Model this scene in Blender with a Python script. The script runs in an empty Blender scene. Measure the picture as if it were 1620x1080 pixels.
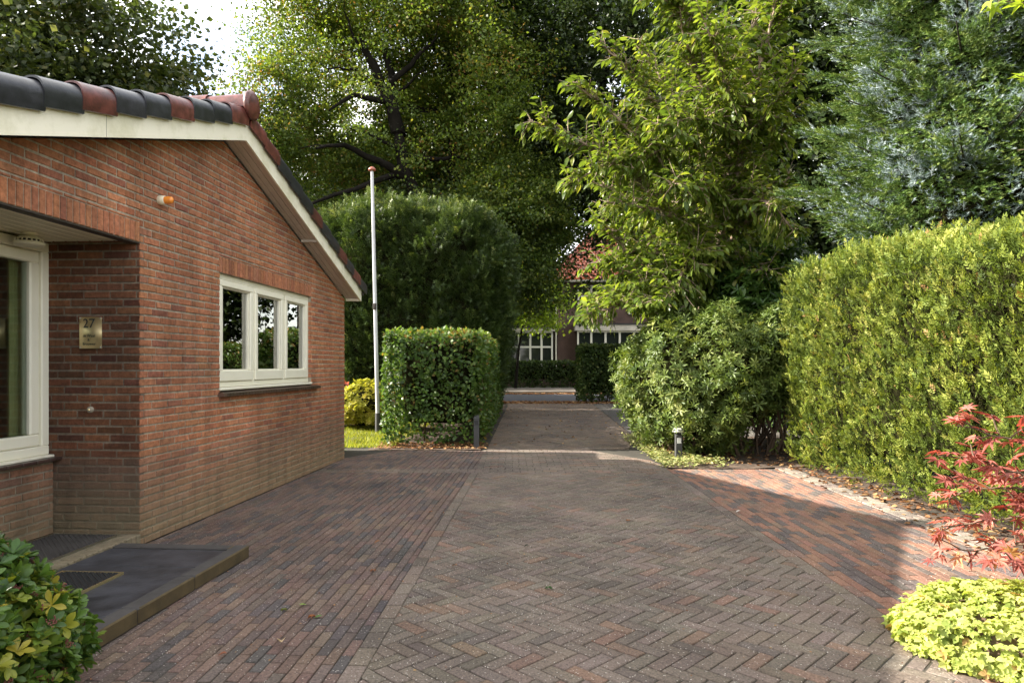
import bpy, math, random
import numpy as np
from mathutils import Vector, Matrix
PI = math.pi
C = bpy.context.scene.collection
rng = np.random.default_rng(7)
random.seed(7)

# ------------------------------------------------------------------ helpers
def link(o, parent=None):
    C.objects.link(o)
    if parent is not None: o.parent = parent
    return o
def thing(name, label, cat, loc=(0, 0, 0), rz=0, group=None):
    o = bpy.data.objects.new(name, None)
    o.empty_display_size = .2
    link(o); o.location = loc; o.rotation_euler = (0, 0, rz)
    o['label'] = label; o['category'] = cat
    if group: o['group'] = group
    return o
def tag(o, label=None, cat=None, group=None, kind=None):
    if label: o['label'] = label
    if cat: o['category'] = cat
    if group: o['group'] = group
    if kind: o['kind'] = kind
    return o

def arr_mesh(name, V, F, rnd=None, col=None, smooth=False):
    V = np.asarray(V, np.float32); F = np.asarray(F, np.int32)
    me = bpy.data.meshes.new(name)
    n, k = F.shape
    me.vertices.add(len(V)); me.vertices.foreach_set('co', V.ravel())
    me.loops.add(n * k); me.loops.foreach_set('vertex_index', F.ravel())
    me.polygons.add(n)
    me.polygons.foreach_set('loop_start', np.arange(n, dtype=np.int32) * k)
    me.update(calc_edges=True)
    if rnd is not None:
        a = me.attributes.new('rnd', 'FLOAT', 'FACE'); a.data.foreach_set('value', np.asarray(rnd, np.float32))
    if smooth: me.polygons.foreach_set('use_smooth', [True] * n)
    return me

class MB:
    """collects boxes, prisms, tubes; every face carries a colour and a random value"""
    def __init__(s): s.v = []; s.f = []; s.c = []; s.r = []; s.m = []; s.sm = []
    def add(s, verts, faces, col=(1, 1, 1), r=0., m=0, smooth=False):
        b = len(s.v); s.v += [tuple(p) for p in verts]
        for f in faces:
            s.f.append([b + i for i in f]); s.c.append(col); s.r.append(r); s.m.append(m); s.sm.append(smooth)
    def box(s, a, b, col=(1, 1, 1), r=0., m=0, bev=0.):
        x0, y0, z0 = [min(a[i], b[i]) for i in range(3)]; x1, y1, z1 = [max(a[i], b[i]) for i in range(3)]
        if bev <= 0:
            v = [(x0, y0, z0), (x1, y0, z0), (x1, y1, z0), (x0, y1, z0), (x0, y0, z1), (x1, y0, z1), (x1, y1, z1), (x0, y1, z1)]
            s.add(v, [(0, 3, 2, 1), (4, 5, 6, 7), (0, 1, 5, 4), (1, 2, 6, 5), (2, 3, 7, 6), (3, 0, 4, 7)], col, r, m)
            return
        # chamfered box
        e = min(bev, (x1 - x0) * .45, (y1 - y0) * .45, (z1 - z0) * .45)
        v = []; idx = {}
        for ix in (0, 1):
            for iy in (0, 1):
                for iz in (0, 1):
                    X, Y, Z = (x0, x1)[ix], (y0, y1)[iy], (z0, z1)[iz]
                    sx, sy, sz = (1, -1)[ix], (1, -1)[iy], (1, -1)[iz]
                    idx[ix, iy, iz, 0] = len(v); v.append((X, Y + sy * e, Z + sz * e))
                    idx[ix, iy, iz, 1] = len(v); v.append((X + sx * e, Y, Z + sz * e))
                    idx[ix, iy, iz, 2] = len(v); v.append((X + sx * e, Y + sy * e, Z))
        F = []
        for a_ in (0, 1):
            F.append([idx[a_, 0, 0, 0], idx[a_, 1, 0, 0], idx[a_, 1, 1, 0], idx[a_, 0, 1, 0]][::(1 if a_ else -1)])
            F.append([idx[0, a_, 0, 1], idx[1, a_, 0, 1], idx[1, a_, 1, 1], idx[0, a_, 1, 1]][::(-1 if a_ else 1)])
            F.append([idx[0, 0, a_, 2], idx[1, 0, a_, 2], idx[1, 1, a_, 2], idx[0, 1, a_, 2]][::(1 if a_ else -1)])
        for a_ in (0, 1):
            for b_ in (0, 1):
                F.append([idx[0, a_, b_, 1], idx[1, a_, b_, 1], idx[1, a_, b_, 2], idx[0, a_, b_, 2]])
                F.append([idx[a_, 0, b_, 0], idx[a_, 1, b_, 0], idx[a_, 1, b_, 2], idx[a_, 0, b_, 2]])
                F.append([idx[a_, b_, 0, 0], idx[a_, b_, 1, 0], idx[a_, b_, 1, 1], idx[a_, b_, 0, 1]])
                for c_ in (0, 1): F.append([idx[a_, b_, c_, 0], idx[a_, b_, c_, 1], idx[a_, b_, c_, 2]])
        s.add(v, F, col, r, m)
    def slab(s, poly, h0, h1, put, col=(1, 1, 1), r=0., m=0, bev=.004, ht=0.):
        """convex 2-D polygon raised from h0 to h1 with a small chamfer; put(u, v, h) gives the point"""
        n = len(poly)
        if n < 3: return
        ins = inset(poly, bev)
        if ins is None: return
        ring = [put(u, v, h0) for u, v in poly] + [put(u, v, h1 - bev * .8) for u, v in poly] + [put(u, v, h1 + ht * random.uniform(-1, 1)) for u, v in ins]
        F = []
        for i in range(n):
            j = (i + 1) % n
            F.append((i, j, n + j, n + i)); F.append((n + i, n + j, 2 * n + j, 2 * n + i))
        F.append(tuple(range(2 * n, 3 * n)))
        s.add(ring, F, col, r, m)
    def tube(s, pts, rad, k=8, col=(1, 1, 1), r=0., m=0, cap=True, smooth=True):
        V, F = tube_arr(pts, rad, k)
        s.add(V.tolist(), F.tolist(), col, r, m, smooth)
        if cap:
            n = len(pts)
            s.add(V[:k].tolist(), [list(range(k))[::-1]], col, r, m); s.add(V[(n - 1) * k:].tolist(), [list(range(k))], col, r, m)
    def lathe(s, prof, c=(0, 0, 0), k=20, col=(1, 1, 1), m=0, axis='z', smooth=True):
        V = []; n = len(prof)
        for (rr, h) in prof:
            for i in range(k):
                a = 2 * PI * i / k
                p = (rr * math.cos(a), rr * math.sin(a), h)
                if axis == 'x': p = (h, rr * math.cos(a), rr * math.sin(a))
                if axis == 'y': p = (rr * math.cos(a), h, rr * math.sin(a))
                V.append((c[0] + p[0], c[1] + p[1], c[2] + p[2]))
        F = [(j * k + i, j * k + (i + 1) % k, (j + 1) * k + (i + 1) % k, (j + 1) * k + i) for j in range(n - 1) for i in range(k)]
        s.add(V, F, col, 0, m, smooth)
    def build(s, name, mats, parent=None):
        me = bpy.data.meshes.new(name); me.from_pydata(s.v, [], s.f)
        if not isinstance(mats, (list, tuple)): mats = [mats]
        for m in mats: me.materials.append(m)
        me.polygons.foreach_set('material_index', s.m); me.polygons.foreach_set('use_smooth', s.sm)
        a = me.attributes.new('rnd', 'FLOAT', 'FACE'); a.data.foreach_set('value', s.r)
        a = me.attributes.new('col', 'FLOAT_COLOR', 'FACE')
        a.data.foreach_set('color', np.array([(c[0], c[1], c[2], 1.) for c in s.c], np.float32).ravel())
        me.update()
        return link(bpy.data.objects.new(name, me), parent)

def inset(poly, e):
    n = len(poly); out = []
    A = sum(poly[i][0] * poly[(i + 1) % n][1] - poly[(i + 1) % n][0] * poly[i][1] for i in range(n)) / 2
    if abs(A) < 2e-4: return None
    sg = 1 if A > 0 else -1
    for i in range(n):
        p0, p1, p2 = poly[i - 1], poly[i], poly[(i + 1) % n]
        d1 = (p1[0] - p0[0], p1[1] - p0[1]); d2 = (p2[0] - p1[0], p2[1] - p1[1])
        l1 = math.hypot(*d1) or 1e-9; l2 = math.hypot(*d2) or 1e-9
        n1 = (-d1[1] / l1 * sg, d1[0] / l1 * sg); n2 = (-d2[1] / l2 * sg, d2[0] / l2 * sg)
        k = 1 + n1[0] * n2[0] + n1[1] * n2[1]
        if k < .2: k = .2
        out.append((p1[0] + (n1[0] + n2[0]) / k * e, p1[1] + (n1[1] + n2[1]) / k * e))
    return out
def clip(poly, region):
    """clip a polygon by a convex counter-clockwise region"""
    out = poly
    n = len(region)
    for i in range(n):
        a, b = region[i], region[(i + 1) % n]
        inp, out = out, []
        if not inp: return []
        def side(p): return (b[0] - a[0]) * (p[1] - a[1]) - (b[1] - a[1]) * (p[0] - a[0])
        for j in range(len(inp)):
            p, q = inp[j - 1], inp[j]; sp, sq = side(p), side(q)
            if (sp >= 0) != (sq >= 0):
                t = sp / (sp - sq); out.append((p[0] + (q[0] - p[0]) * t, p[1] + (q[1] - p[1]) * t))
            if sq >= 0: out.append(q)
    res = []
    for p in out:
        if not res or math.hypot(p[0] - res[-1][0], p[1] - res[-1][1]) > 1e-3: res.append(p)
    if len(res) > 1 and math.hypot(res[0][0] - res[-1][0], res[0][1] - res[-1][1]) < 1e-3: res.pop()
    return res

def tube_arr(pts, rad, k=6):
    P = np.asarray(pts, float); n = len(P)
    rad = np.full(n, rad) if np.isscalar(rad) else np.asarray(rad, float)
    T = np.gradient(P, axis=0); T /= np.linalg.norm(T, axis=1)[:, None] + 1e-9
    up = np.array([0., 0, 1]) if abs(T[0, 2]) < .8 else np.array([1., 0, 0])
    V = []
    a = np.arange(k) * 2 * PI / k
    for i in range(n):
        x = np.cross(T[i], up); x /= np.linalg.norm(x) + 1e-9; y = np.cross(T[i], x); up = np.cross(x, T[i])
        V.append(P[i] + rad[i] * (np.cos(a)[:, None] * x + np.sin(a)[:, None] * y))
    V = np.concatenate(V)
    F = [(j * k + i, j * k + (i + 1) % k, (j + 1) * k + (i + 1) % k, (j + 1) * k + i) for j in range(n - 1) for i in range(k)]
    return V, np.array(F)
def tubes_obj(name, tubes, mat, parent, k=6):
    Vs, Fs = [], []; b = 0
    for pts, rad in tubes:
        V, F = tube_arr(pts, rad, k); Vs.append(V); Fs.append(F + b); b += len(V)
    me = arr_mesh(name, np.concatenate(Vs), np.concatenate(Fs), smooth=True); me.materials.append(mat)
    return link(bpy.data.objects.new(name, me), parent)

def nrm(a): return a / (np.linalg.norm(a, axis=-1, keepdims=True) + 1e-9)
def fnoise(P, scale, seed=0, oct=2):
    r = np.random.default_rng(seed); out = 0; amp = 1; tot = 0
    for o in range(oct):
        for _ in range(5):
            k = nrm(r.normal(size=3)) * (2 * PI / scale) * (2 ** o) * r.uniform(.6, 1.4); out = out + amp * np.sin(P @ k + r.uniform(0, 6.28))
        tot += amp * 5 ** .5; amp *= .5
    return out / tot

# ---- leaf templates: unit length along +y, upper side +z
def t_diamond(w=.3, f=.06): return np.array([(0, 0, 0), (w, .45, f), (0, 1, -.06), (-w, .45, f)]), np.array([(0, 1, 2, 3)])
def t_leaf(w=.2, f=.06, droop=.12, obov=0.):
    V = [(0, 0, 0), (w * (1 - obov), .3, f), (w, .65, f * .8 - droop * .3), (0, 1, -droop), (-w, .65, f * .8 - droop * .3), (-w * (1 - obov), .3, f), (0, .3, 0), (0, .65, -droop * .4)]
    return np.array(V), np.array([(0, 1, 6, 6), (0, 6, 5, 5), (6, 1, 2, 7), (6, 7, 4, 5), (7, 2, 3, 3), (7, 3, 4, 4)])[:, :4]
def tri_quads(F): return [f for f in F]
def t_leaf_tri(w=.2, f=.06, droop=.12, obov=0.):
    V, _ = t_leaf(w, f, droop, obov)
    return V, np.array([(0, 1, 6), (0, 6, 5), (6, 1, 2), (6, 2, 7), (6, 7, 4), (6, 4, 5), (7, 2, 3), (7, 3, 4)])
def t_blade(w=.2, prof=((.0, .05), (.2, .55), (.45, 1.), (.72, .9), (.9, .5), (1., .0)), f=.06, droop=.15):
    """leaf with a rounded outline, folded along the midrib and arching down"""
    V = []; F = []
    for y, k in prof:
        z = -droop * y * y; V += [(-w * k, y, z + f * k), (0, y * 1.0, z), (w * k, y, z + f * k)]
    for i in range(len(prof) - 1):
        a = 3 * i; F += [(a, a + 1, a + 4), (a, a + 4, a + 3), (a + 1, a + 2, a + 5), (a + 1, a + 5, a + 4)]
    return np.array(V), np.array(F)
def variants(fn, n=5): 
    L = [fn(k) for k in range(n)]; return np.stack([a[0] for a in L]), L[0][1]
def t_lobed(n=5, deep=.45, span=250, cup=.05, w=.5):
    """palmate leaf: n pointed lobes fanned round the stalk end"""
    V = [(0, 0, 0)]; a0 = math.radians(90 - span / 2); st = math.radians(span / (n - 1))
    F = []
    for i in range(n):
        a = a0 + st * i; L = 1 - .38 * abs(i - (n - 1) / 2) / ((n - 1) / 2)
        b = len(V)
        for (da, rr, z) in ((-st * .5, deep * L, cup), (-st * w * .42, deep * L * 1.45, cup * 1.2), (0, L, -cup * 1.8), (st * w * .42, deep * L * 1.45, cup * 1.2), (st * .5, deep * L, cup)):
            V.append((rr * math.cos(a + da), rr * math.sin(a + da) + .15, z))
        F += [(0, b, b + 1), (0, b + 1, b + 2), (0, b + 2, b + 3), (0, b + 3, b + 4)]
    V[0] = (0, .15, 0)
    return np.array(V), np.array(F)
def compose(parts):
    """[(V, F, R 3x3, offset, scale)] -> one template"""
    Vs, Fs = [], []; b = 0
    for V, F, R, o, s in parts:
        Vs.append((V * s) @ np.array(R).T + np.array(o)); Fs.append(F + b); b += len(V)
    return np.concatenate(Vs), np.concatenate(Fs)
def frame(d, n):
    d = nrm(np.asarray(d, float)); x = nrm(np.cross(d, n)); z = np.cross(x, d)
    return np.stack([x, d, z], axis=-1)
def t_whorl(leaf, n, open_deg=60, jit=12, seed=1, size=1.):
    r = np.random.default_rng(seed); P = []
    for i in range(n):
        a = 2 * PI * i / n + r.uniform(-.2, .2); o = math.radians(open_deg + r.uniform(-jit, jit))
        d = np.array([math.sin(o) * math.cos(a), math.sin(o) * math.sin(a), math.cos(o)])
        nn = np.array([-math.cos(o) * math.cos(a), -math.cos(o) * math.sin(a), math.sin(o)])
        P.append((leaf[0], leaf[1], frame(d, nn), (0, 0, 0), size * r.uniform(.75, 1.1)))
    V, F = compose(P)                       # axis is +z; turn it so the axis is +y
    return V[:, [0, 2, 1]] * np.array([1, 1, -1]), F
def t_sprig(n, blade, ang=40, twist=True, seed=2, bl=.35, up=.15):
    """a shoot along +y with blades to both sides (thuja spray, yew shoot, spruce shoot)"""
    r = np.random.default_rng(seed); P = []
    for i in range(n):
        y = (i + .3) / n * .75; s = 1 if i % 2 else -1
        a = math.radians(ang + r.uniform(-8, 8)); d = np.array([s * math.sin(a), math.cos(a), r.uniform(-up, up * 2) if twist else 0])
        P.append((blade[0], blade[1], frame(d, np.array([r.uniform(-.3, .3), 0, 1.])), (0, y, 0), bl * (1.15 - .5 * y) * r.uniform(.8, 1.15)))
    P.append((blade[0], blade[1], np.eye(3), (0, .6, 0), bl * 1.15))
    return compose(P)

def scatter(name, P, D, N, S, tmpl, mat, parent, rnd=None, tilt=0.):
    P = np.asarray(P, float); n = len(P); TV, TF = tmpl; nv = TV.shape[-2]; TT = TV[rng.integers(0, len(TV), n)] if TV.ndim == 3 else TV[None]
    S = np.broadcast_to(np.asarray(S, float).reshape(-1, 1) if np.ndim(S) < 2 else S, (n, 3)) if np.ndim(S) else np.full((n, 3), S)
    if tilt: N = N + rng.normal(0, tilt, (n, 3))
    R = frame(D, N)
    V = np.einsum('nij,nkj->nki', R, TT * S[:, None, :]) + P[:, None, :]
    F = TF[None] + (np.arange(n) * nv)[:, None, None]
    if rnd is None: rnd = rng.random(n)
    me = arr_mesh(name, V.reshape(-1, 3), F.reshape(-1, TF.shape[1]), rnd=np.repeat(np.clip(rnd, 0, 1), len(TF)))
    me.materials.append(mat)
    return link(bpy.data.objects.new(name, me), parent)
def merge_meshes(name, objs, parent):
    """join finished foliage meshes (same part) into one mesh object"""
    import bmesh
    bm = bmesh.new(); mats = []
    me = bpy.data.meshes.new(name)
    for o in objs:
        k = len(mats); mats.append(o.data.materials[0]); me.materials.append(mats[-1])
        o.data.polygons.foreach_set('material_index', [k] * len(o.data.polygons))
        bm.from_mesh(o.data)
        bpy.data.objects.remove(o)
    bm.to_mesh(me); bm.free()
    return link(bpy.data.objects.new(name, me), parent)

# ------------------------------------------------------------------ materials
def new_mat(name):
    m = bpy.data.materials.new(name); m.use_nodes = True
    nt = m.node_tree; b = nt.nodes['Principled BSDF']
    return m, nt, b
def N_(nt, t, **kw):
    n = nt.nodes.new(t)
    for k, v in kw.items():
        if k.startswith('i_'): n.inputs[k[2:].replace('_', ' ')].default_value = v
        else: setattr(n, k, v)
    return n
def L_(nt, a, b): nt.links.new(a, b)
def ramp(nt, stops, interp='LINEAR'):
    r = nt.nodes.new('ShaderNodeValToRGB'); e = r.color_ramp.elements; r.color_ramp.interpolation = interp
    while len(e) < len(stops): e.new(.5)
    for i, (p, c) in enumerate(stops): e[i].position = p; e[i].color = (c[0], c[1], c[2], 1) if len(c) > 2 else (c[0],) * 3 + (1,)
    return r
def mixc(nt, a, b, fac, blend='MIX'):
    m = nt.nodes.new('ShaderNodeMix'); m.data_type = 'RGBA'; m.blend_type = blend
    for i, v in ((0, fac), (6, a), (7, b)):
        if hasattr(v, 'links') or hasattr(v, 'is_output'): L_(nt, v, m.inputs[i])
        elif i == 0: m.inputs[0].default_value = v
        else: m.inputs[i].default_value = (v[0], v[1], v[2], 1)
    return m.outputs[2]
def noise(nt, scale, detail=4, rough=.6, vec=None, dim='3D'):
    n = N_(nt, 'ShaderNodeTexNoise'); n.inputs['Scale'].default_value = scale; n.inputs['Detail'].default_value = detail; n.inputs['Roughness'].default_value = rough
    if vec is None:
        tc = N_(nt, 'ShaderNodeTexCoord'); vec = tc.outputs['Object']
    L_(nt, vec, n.inputs['Vector']); return n.outputs['Fac']
def bump(nt, b, h, strength=.4, dist=.01):
    n = N_(nt, 'ShaderNodeBump'); n.inputs['Strength'].default_value = strength; n.inputs['Distance'].default_value = dist
    L_(nt, h, n.inputs['Height']); L_(nt, n.outputs[0], b.inputs['Normal'])
def plain(name, c, rough=.6, metal=0., var=.12, scale=8., bmp=0., spec=.5):
    m, nt, b = new_mat(name)
    r = ramp(nt, [(.3, [x * (1 - var) for x in c]), (.7, [min(1, x * (1 + var)) for x in c])]); nz = noise(nt, scale); L_(nt, nz, r.inputs[0])
    L_(nt, r.outputs[0], b.inputs['Base Color']); b.inputs['Roughness'].default_value = rough; b.inputs['Metallic'].default_value = metal
    b.inputs['Specular IOR Level'].default_value = spec
    if bmp: bump(nt, b, noise(nt, scale * 6), bmp, .005)
    return m
DEEP = dict(beech=.85, sycamore=.66, darktree=.78, cherry=.86, yew=.85, hornbeam=.92, rhodo=.85, laurel=.6, needle_green=1.35, needle_silver=.82, mapleyellow=.72, thuja=.9, skimmia=.85, geranium=.9)
def leafmat(name, stops, trans=.35, rough=.45, spec=.4, tcol=1.5, tint=(1., 1., .45), var=.35, vs=3.):
    """stops: colours along the per-leaf random value; thin leaves let light through"""
    m, nt, b = new_mat(name); k_ = DEEP.get(name, 1.); stops = [(p, tuple(x * k_ for x in c)) for p, c in stops]; spec *= .6
    at = N_(nt, 'ShaderNodeAttribute', attribute_name='rnd'); r = ramp(nt, stops); L_(nt, at.outputs['Fac'], r.inputs[0])
    nz = noise(nt, vs, 2); rr = ramp(nt, [(.3, (1 - var,)), (.7, (1 + var * .6,))]); L_(nt, nz, rr.inputs[0])
    col = mixc(nt, r.outputs[0], rr.outputs[0], 1., 'MULTIPLY')
    L_(nt, col, b.inputs['Base Color']); b.inputs['Roughness'].default_value = rough; b.inputs['Specular IOR Level'].default_value = spec
    t = N_(nt, 'ShaderNodeBsdfTranslucent')
    tc = mixc(nt, col, (tint[0] * tcol, tint[1] * tcol, tint[2] * tcol), 1., 'MULTIPLY'); L_(nt, tc, t.inputs['Color'])
    mx = N_(nt, 'ShaderNodeMixShader'); mx.inputs[0].default_value = trans
    out = nt.nodes['Material Output']; L_(nt, b.outputs[0], mx.inputs[1]); L_(nt, t.outputs[0], mx.inputs[2]); L_(nt, mx.outputs[0], out.inputs[0])
    return m
def attrmat(name, rough=.85, var=.3, scale=40., bmp=.5, speck=0., stain=None, spec=.3, bdist=.006, groove=0.):
    """per-brick colour attribute with grain, grit specks, relief"""
    m, nt, b = new_mat(name)
    at = N_(nt, 'ShaderNodeAttribute', attribute_name='col')
    rr = ramp(nt, [(.3, (1 - var,)), (.7, (1 + var,))]); L_(nt, noise(nt, scale, 5, .7), rr.inputs[0])
    col = mixc(nt, at.outputs['Color'], rr.outputs[0], 1., 'MULTIPLY')
    big = ramp(nt, [(.3, (.66, .66, .66)), (.7, (1.24, 1.2, 1.14))]); L_(nt, noise(nt, .9, 4, .6), big.inputs[0])
    col = mixc(nt, col, big.outputs[0], 1., 'MULTIPLY')
    if speck:
        v = N_(nt, 'ShaderNodeTexVoronoi'); v.inputs['Scale'].default_value = 75.; tc = N_(nt, 'ShaderNodeTexCoord'); L_(nt, tc.outputs['Object'], v.inputs['Vector'])
        r2 = ramp(nt, [(.12, (1.,)), (.3, (0.,))]); L_(nt, v.outputs['Distance'], r2.inputs[0])
        r3 = ramp(nt, [(.62, (0.,)), (.75, (1.,))]); L_(nt, v.outputs['Color'], r3.inputs[0])
        mu = N_(nt, 'ShaderNodeMath', operation='MULTIPLY'); L_(nt, r2.outputs[0], mu.inputs[0]); L_(nt, r3.outputs[0], mu.inputs[1])
        mu2 = N_(nt, 'ShaderNodeMath', operation='MULTIPLY'); mu2.inputs[1].default_value = speck; L_(nt, mu.outputs[0], mu2.inputs[0])
        col = mixc(nt, col, (.62, .57, .5), mu2.outputs[0])
        v2 = N_(nt, 'ShaderNodeTexVoronoi'); v2.inputs['Scale'].default_value = 60.; L_(nt, tc.outputs['Object'], v2.inputs['Vector'])
        r4 = ramp(nt, [(.1, (.45,)), (.32, (1.,))]); L_(nt, v2.outputs['Distance'], r4.inputs[0]); col = mixc(nt, col, r4.outputs[0], .7, 'MULTIPLY')
    if stain: col = stain(nt, col)
    L_(nt, col, b.inputs['Base Color']); b.inputs['Roughness'].default_value = rough; b.inputs['Specular IOR Level'].default_value = spec
    bump(nt, b, noise(nt, scale * 1.5, 6, .75), bmp, bdist)
    return m

def wall_stain(nt, col):
    """weathered band at the foot of the wall: green algae low down, greyed bricks above"""
    g = N_(nt, 'ShaderNodeNewGeometry'); sp = N_(nt, 'ShaderNodeSeparateXYZ'); L_(nt, g.outputs['Position'], sp.inputs[0])
    nz = noise(nt, 1.3, 5, .6); a = N_(nt, 'ShaderNodeMath', operation='MULTIPLY_ADD'); a.inputs[1].default_value = .35; L_(nt, nz, a.inputs[0]); L_(nt, sp.outputs[2], a.inputs[2])
    r = ramp(nt, [(.0, (1.,)), (.42, (.9,)), (.62, (0.,))]); m1 = N_(nt, 'ShaderNodeMath', operation='MULTIPLY'); m1.inputs[1].default_value = .72; L_(nt, a.outputs[0], m1.inputs[0]); L_(nt, m1.outputs[0], r.inputs[0])
    lo = ramp(nt, [(.80, (1.,)), (.90, (0.,))]); L_(nt, a.outputs[0], lo.inputs[0])
    lo2 = N_(nt, 'ShaderNodeMath', operation='MULTIPLY'); lo2.inputs[1].default_value = .85; L_(nt, lo.outputs[0], lo2.inputs[0])
    col = mixc(nt, col, mixc(nt, col, (.19, .145, .11), .45), lo2.outputs[0])
    al = ramp(nt, [(.3, (1.,)), (.75, (0.,))]); L_(nt, a.outputs[0], al.inputs[0])
    al2 = N_(nt, 'ShaderNodeMath', operation='MULTIPLY'); al2.inputs[1].default_value = .4; L_(nt, al.outputs[0], al2.inputs[0])
    col = mixc(nt, col, (.30, .27, .16), al2.outputs[0])
    ef = ramp(nt, [(.60, (0.,)), (.78, (.30,))]); L_(nt, noise(nt, 2.6, 6, .7), ef.inputs[0]); col = mixc(nt, col, (.46, .38, .30), ef.outputs[0])
    tc = N_(nt, 'ShaderNodeTexCoord'); mp = N_(nt, 'ShaderNodeMapping'); mp.inputs['Scale'].default_value = (7, 7, .5); L_(nt, tc.outputs['Object'], mp.inputs[0])
    st = ramp(nt, [(.35, (.72,)), (.6, (1.05,))]); L_(nt, noise(nt, 1., 3, .6, mp.outputs[0]), st.inputs[0]); col = mixc(nt, col, st.outputs[0], .7, 'MULTIPLY')
    return col

M = {}
M['brick'] = attrmat('brick', .9, .38, 26., 1.,  stain=wall_stain, bdist=.014)
M['paver'] = attrmat('paver', .85, .45, 70., .9, speck=.75, bdist=.006)
M['concrete_paver'] = attrmat('concrete_paver', .88, .5, 80., 1., speck=1., bdist=.007)
M['joint'] = plain('joint_sand', (.036, .031, .022), .95, var=.35, scale=3.)
M['tile'] = attrmat('roof_tile', .36, .65, 11., .35, spec=.5, bdist=.004)
M['farpaint'] = attrmat('plain_colours', .7, .1, 3., .1)
def white_stain(name, base, dirt, amt, scale):
    m, nt, b = new_mat(name)
    r = ramp(nt, [(.45, (0.,)), (.75, (1.,))]); L_(nt, noise(nt, scale, 6, .7), r.inputs[0])
    mu = N_(nt, 'ShaderNodeMath', operation='MULTIPLY'); mu.inputs[1].default_value = amt; L_(nt, r.outputs[0], mu.inputs[0])
    L_(nt, mixc(nt, base, dirt, mu.outputs[0]), b.inputs['Base Color']); b.inputs['Roughness'].default_value = .4
    return m
M['white'] = white_stain('weathered_white_paint', (.84, .80, .66), (.42, .40, .20), .6, 3.2)
M['frame_white'] = white_stain('cream_frame_paint', (.82, .79, .66), (.6, .57, .42), .25, 3.)
M['soffit'] = plain('soffit_board', (.55, .50, .44), .5, var=.06)
M['groove'] = plain('groove_shadow_gap', (.2, .18, .15), .8)
M['ceiling'] = plain('ceiling_board', (.82, .78, .62), .45, var=.04)
M['dark_steel'] = plain('dark_steel', (.04, .03, .025), .6)
M['sill'] = attrmat('glazed_sill', .3, .2, 20., .15, spec=.6)
M['slate'] = plain('blue_black_tile', (.033, .034, .040), .55, var=.6, scale=5., bmp=.5)
M['kerbdark'] = plain('dark_concrete_kerb', (.05, .045, .042), .8, var=.3, scale=5., bmp=.4)
M['rubber'] = plain('black_rubber', (.02, .02, .02), .5)
M['moss'] = plain('mossy_concrete', (.075, .052, .022), .9, var=.4, scale=6., bmp=.4)
M['brass'] = plain('brushed_brass', (.85, .70, .40), .42, 1., var=.08, scale=30.)
M['steel'] = plain('steel', (.6, .6, .58), .3, 1.)
M['black'] = plain('black_paint', (.015, .015, .015), .5)
M['inner_sill_tone'] = plain('aged_bell_metal', (.30, .26, .2), .4)
M['orange'] = plain('orange_lens', (.75, .26, .04), .25)
M['cream'] = plain('cream_plastic', (.72, .66, .5), .4)
M['pole'] = plain('painted_pole', (.5, .5, .51), .35, var=.08)
M['redwood'] = plain('brown_red_cap', (.30, .09, .05), .4)
M['interior'] = plain('room_wall', (.16, .14, .11), .9)
M['inner_dark'] = plain('room_dark', (.05, .045, .035), .9)
M['curtain'] = plain('curtain_cloth', (.70, .68, .36), .9)
M['redpot'] = plain('red_pot', (.55, .05, .025), .35)
M['bark'] = plain('bark', (.055, .045, .035), .95, var=.5, scale=4., bmp=.8)
M['bark_dark'] = plain('dark_bark', (.012, .010, .008), .95, var=.4, scale=3., bmp=.8, spec=.1)  # mottled near-black tone over trunk and limbs
M['bark_pale'] = plain('pale_cherry_bark', (.22, .16, .11), .85, var=.45, scale=5., bmp=.6)
M['twig'] = plain('brown_twig', (.10, .065, .04), .9)
M['soil'] = plain('soil', (.075, .05, .033), .95, var=.5, scale=7., bmp=.8)
M['ground'] = plain('ground', (.05, .055, .025), .95, var=.4, scale=.8)
M['asphalt'] = plain('asphalt', (.075, .075, .085), .9, var=.2, scale=20.)
M['pavement'] = plain('pavement', (.12, .10, .08), .9, var=.2, scale=4.)
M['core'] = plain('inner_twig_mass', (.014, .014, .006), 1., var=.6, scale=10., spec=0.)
M['bollard'] = plain('bollard_grey', (.05, .05, .05), .6)
M['lampglass'] = plain('opal_glass', (.8, .8, .76), .3)
def glassmat(name, refl=1.0):
    m, nt, b = new_mat(name); nt.nodes.remove(b)
    t = N_(nt, 'ShaderNodeBsdfTransparent'); t.inputs[0].default_value = (.78, .84, .8, 1); g = N_(nt, 'ShaderNodeBsdfGlossy'); g.inputs['Roughness'].default_value = .003
    g.inputs['Color'].default_value = (.95, .95, .92, 1)
    f = N_(nt, 'ShaderNodeFresnel'); f.inputs['IOR'].default_value = 1.9
    mu = N_(nt, 'ShaderNodeMath', operation='MULTIPLY'); mu.inputs[1].default_value = refl; mu.use_clamp = True; L_(nt, f.outputs[0], mu.inputs[0])
    mx = N_(nt, 'ShaderNodeMixShader'); L_(nt, mu.outputs[0], mx.inputs[0]); L_(nt, t.outputs[0], mx.inputs[1]); L_(nt, g.outputs[0], mx.inputs[2])
    L_(nt, mx.outputs[0], nt.nodes['Material Output'].inputs[0]); return m
M['glass'] = glassmat('double_glazing', 2.1); M['clearglass'] = glassmat('entrance_glazing', .55)

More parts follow.
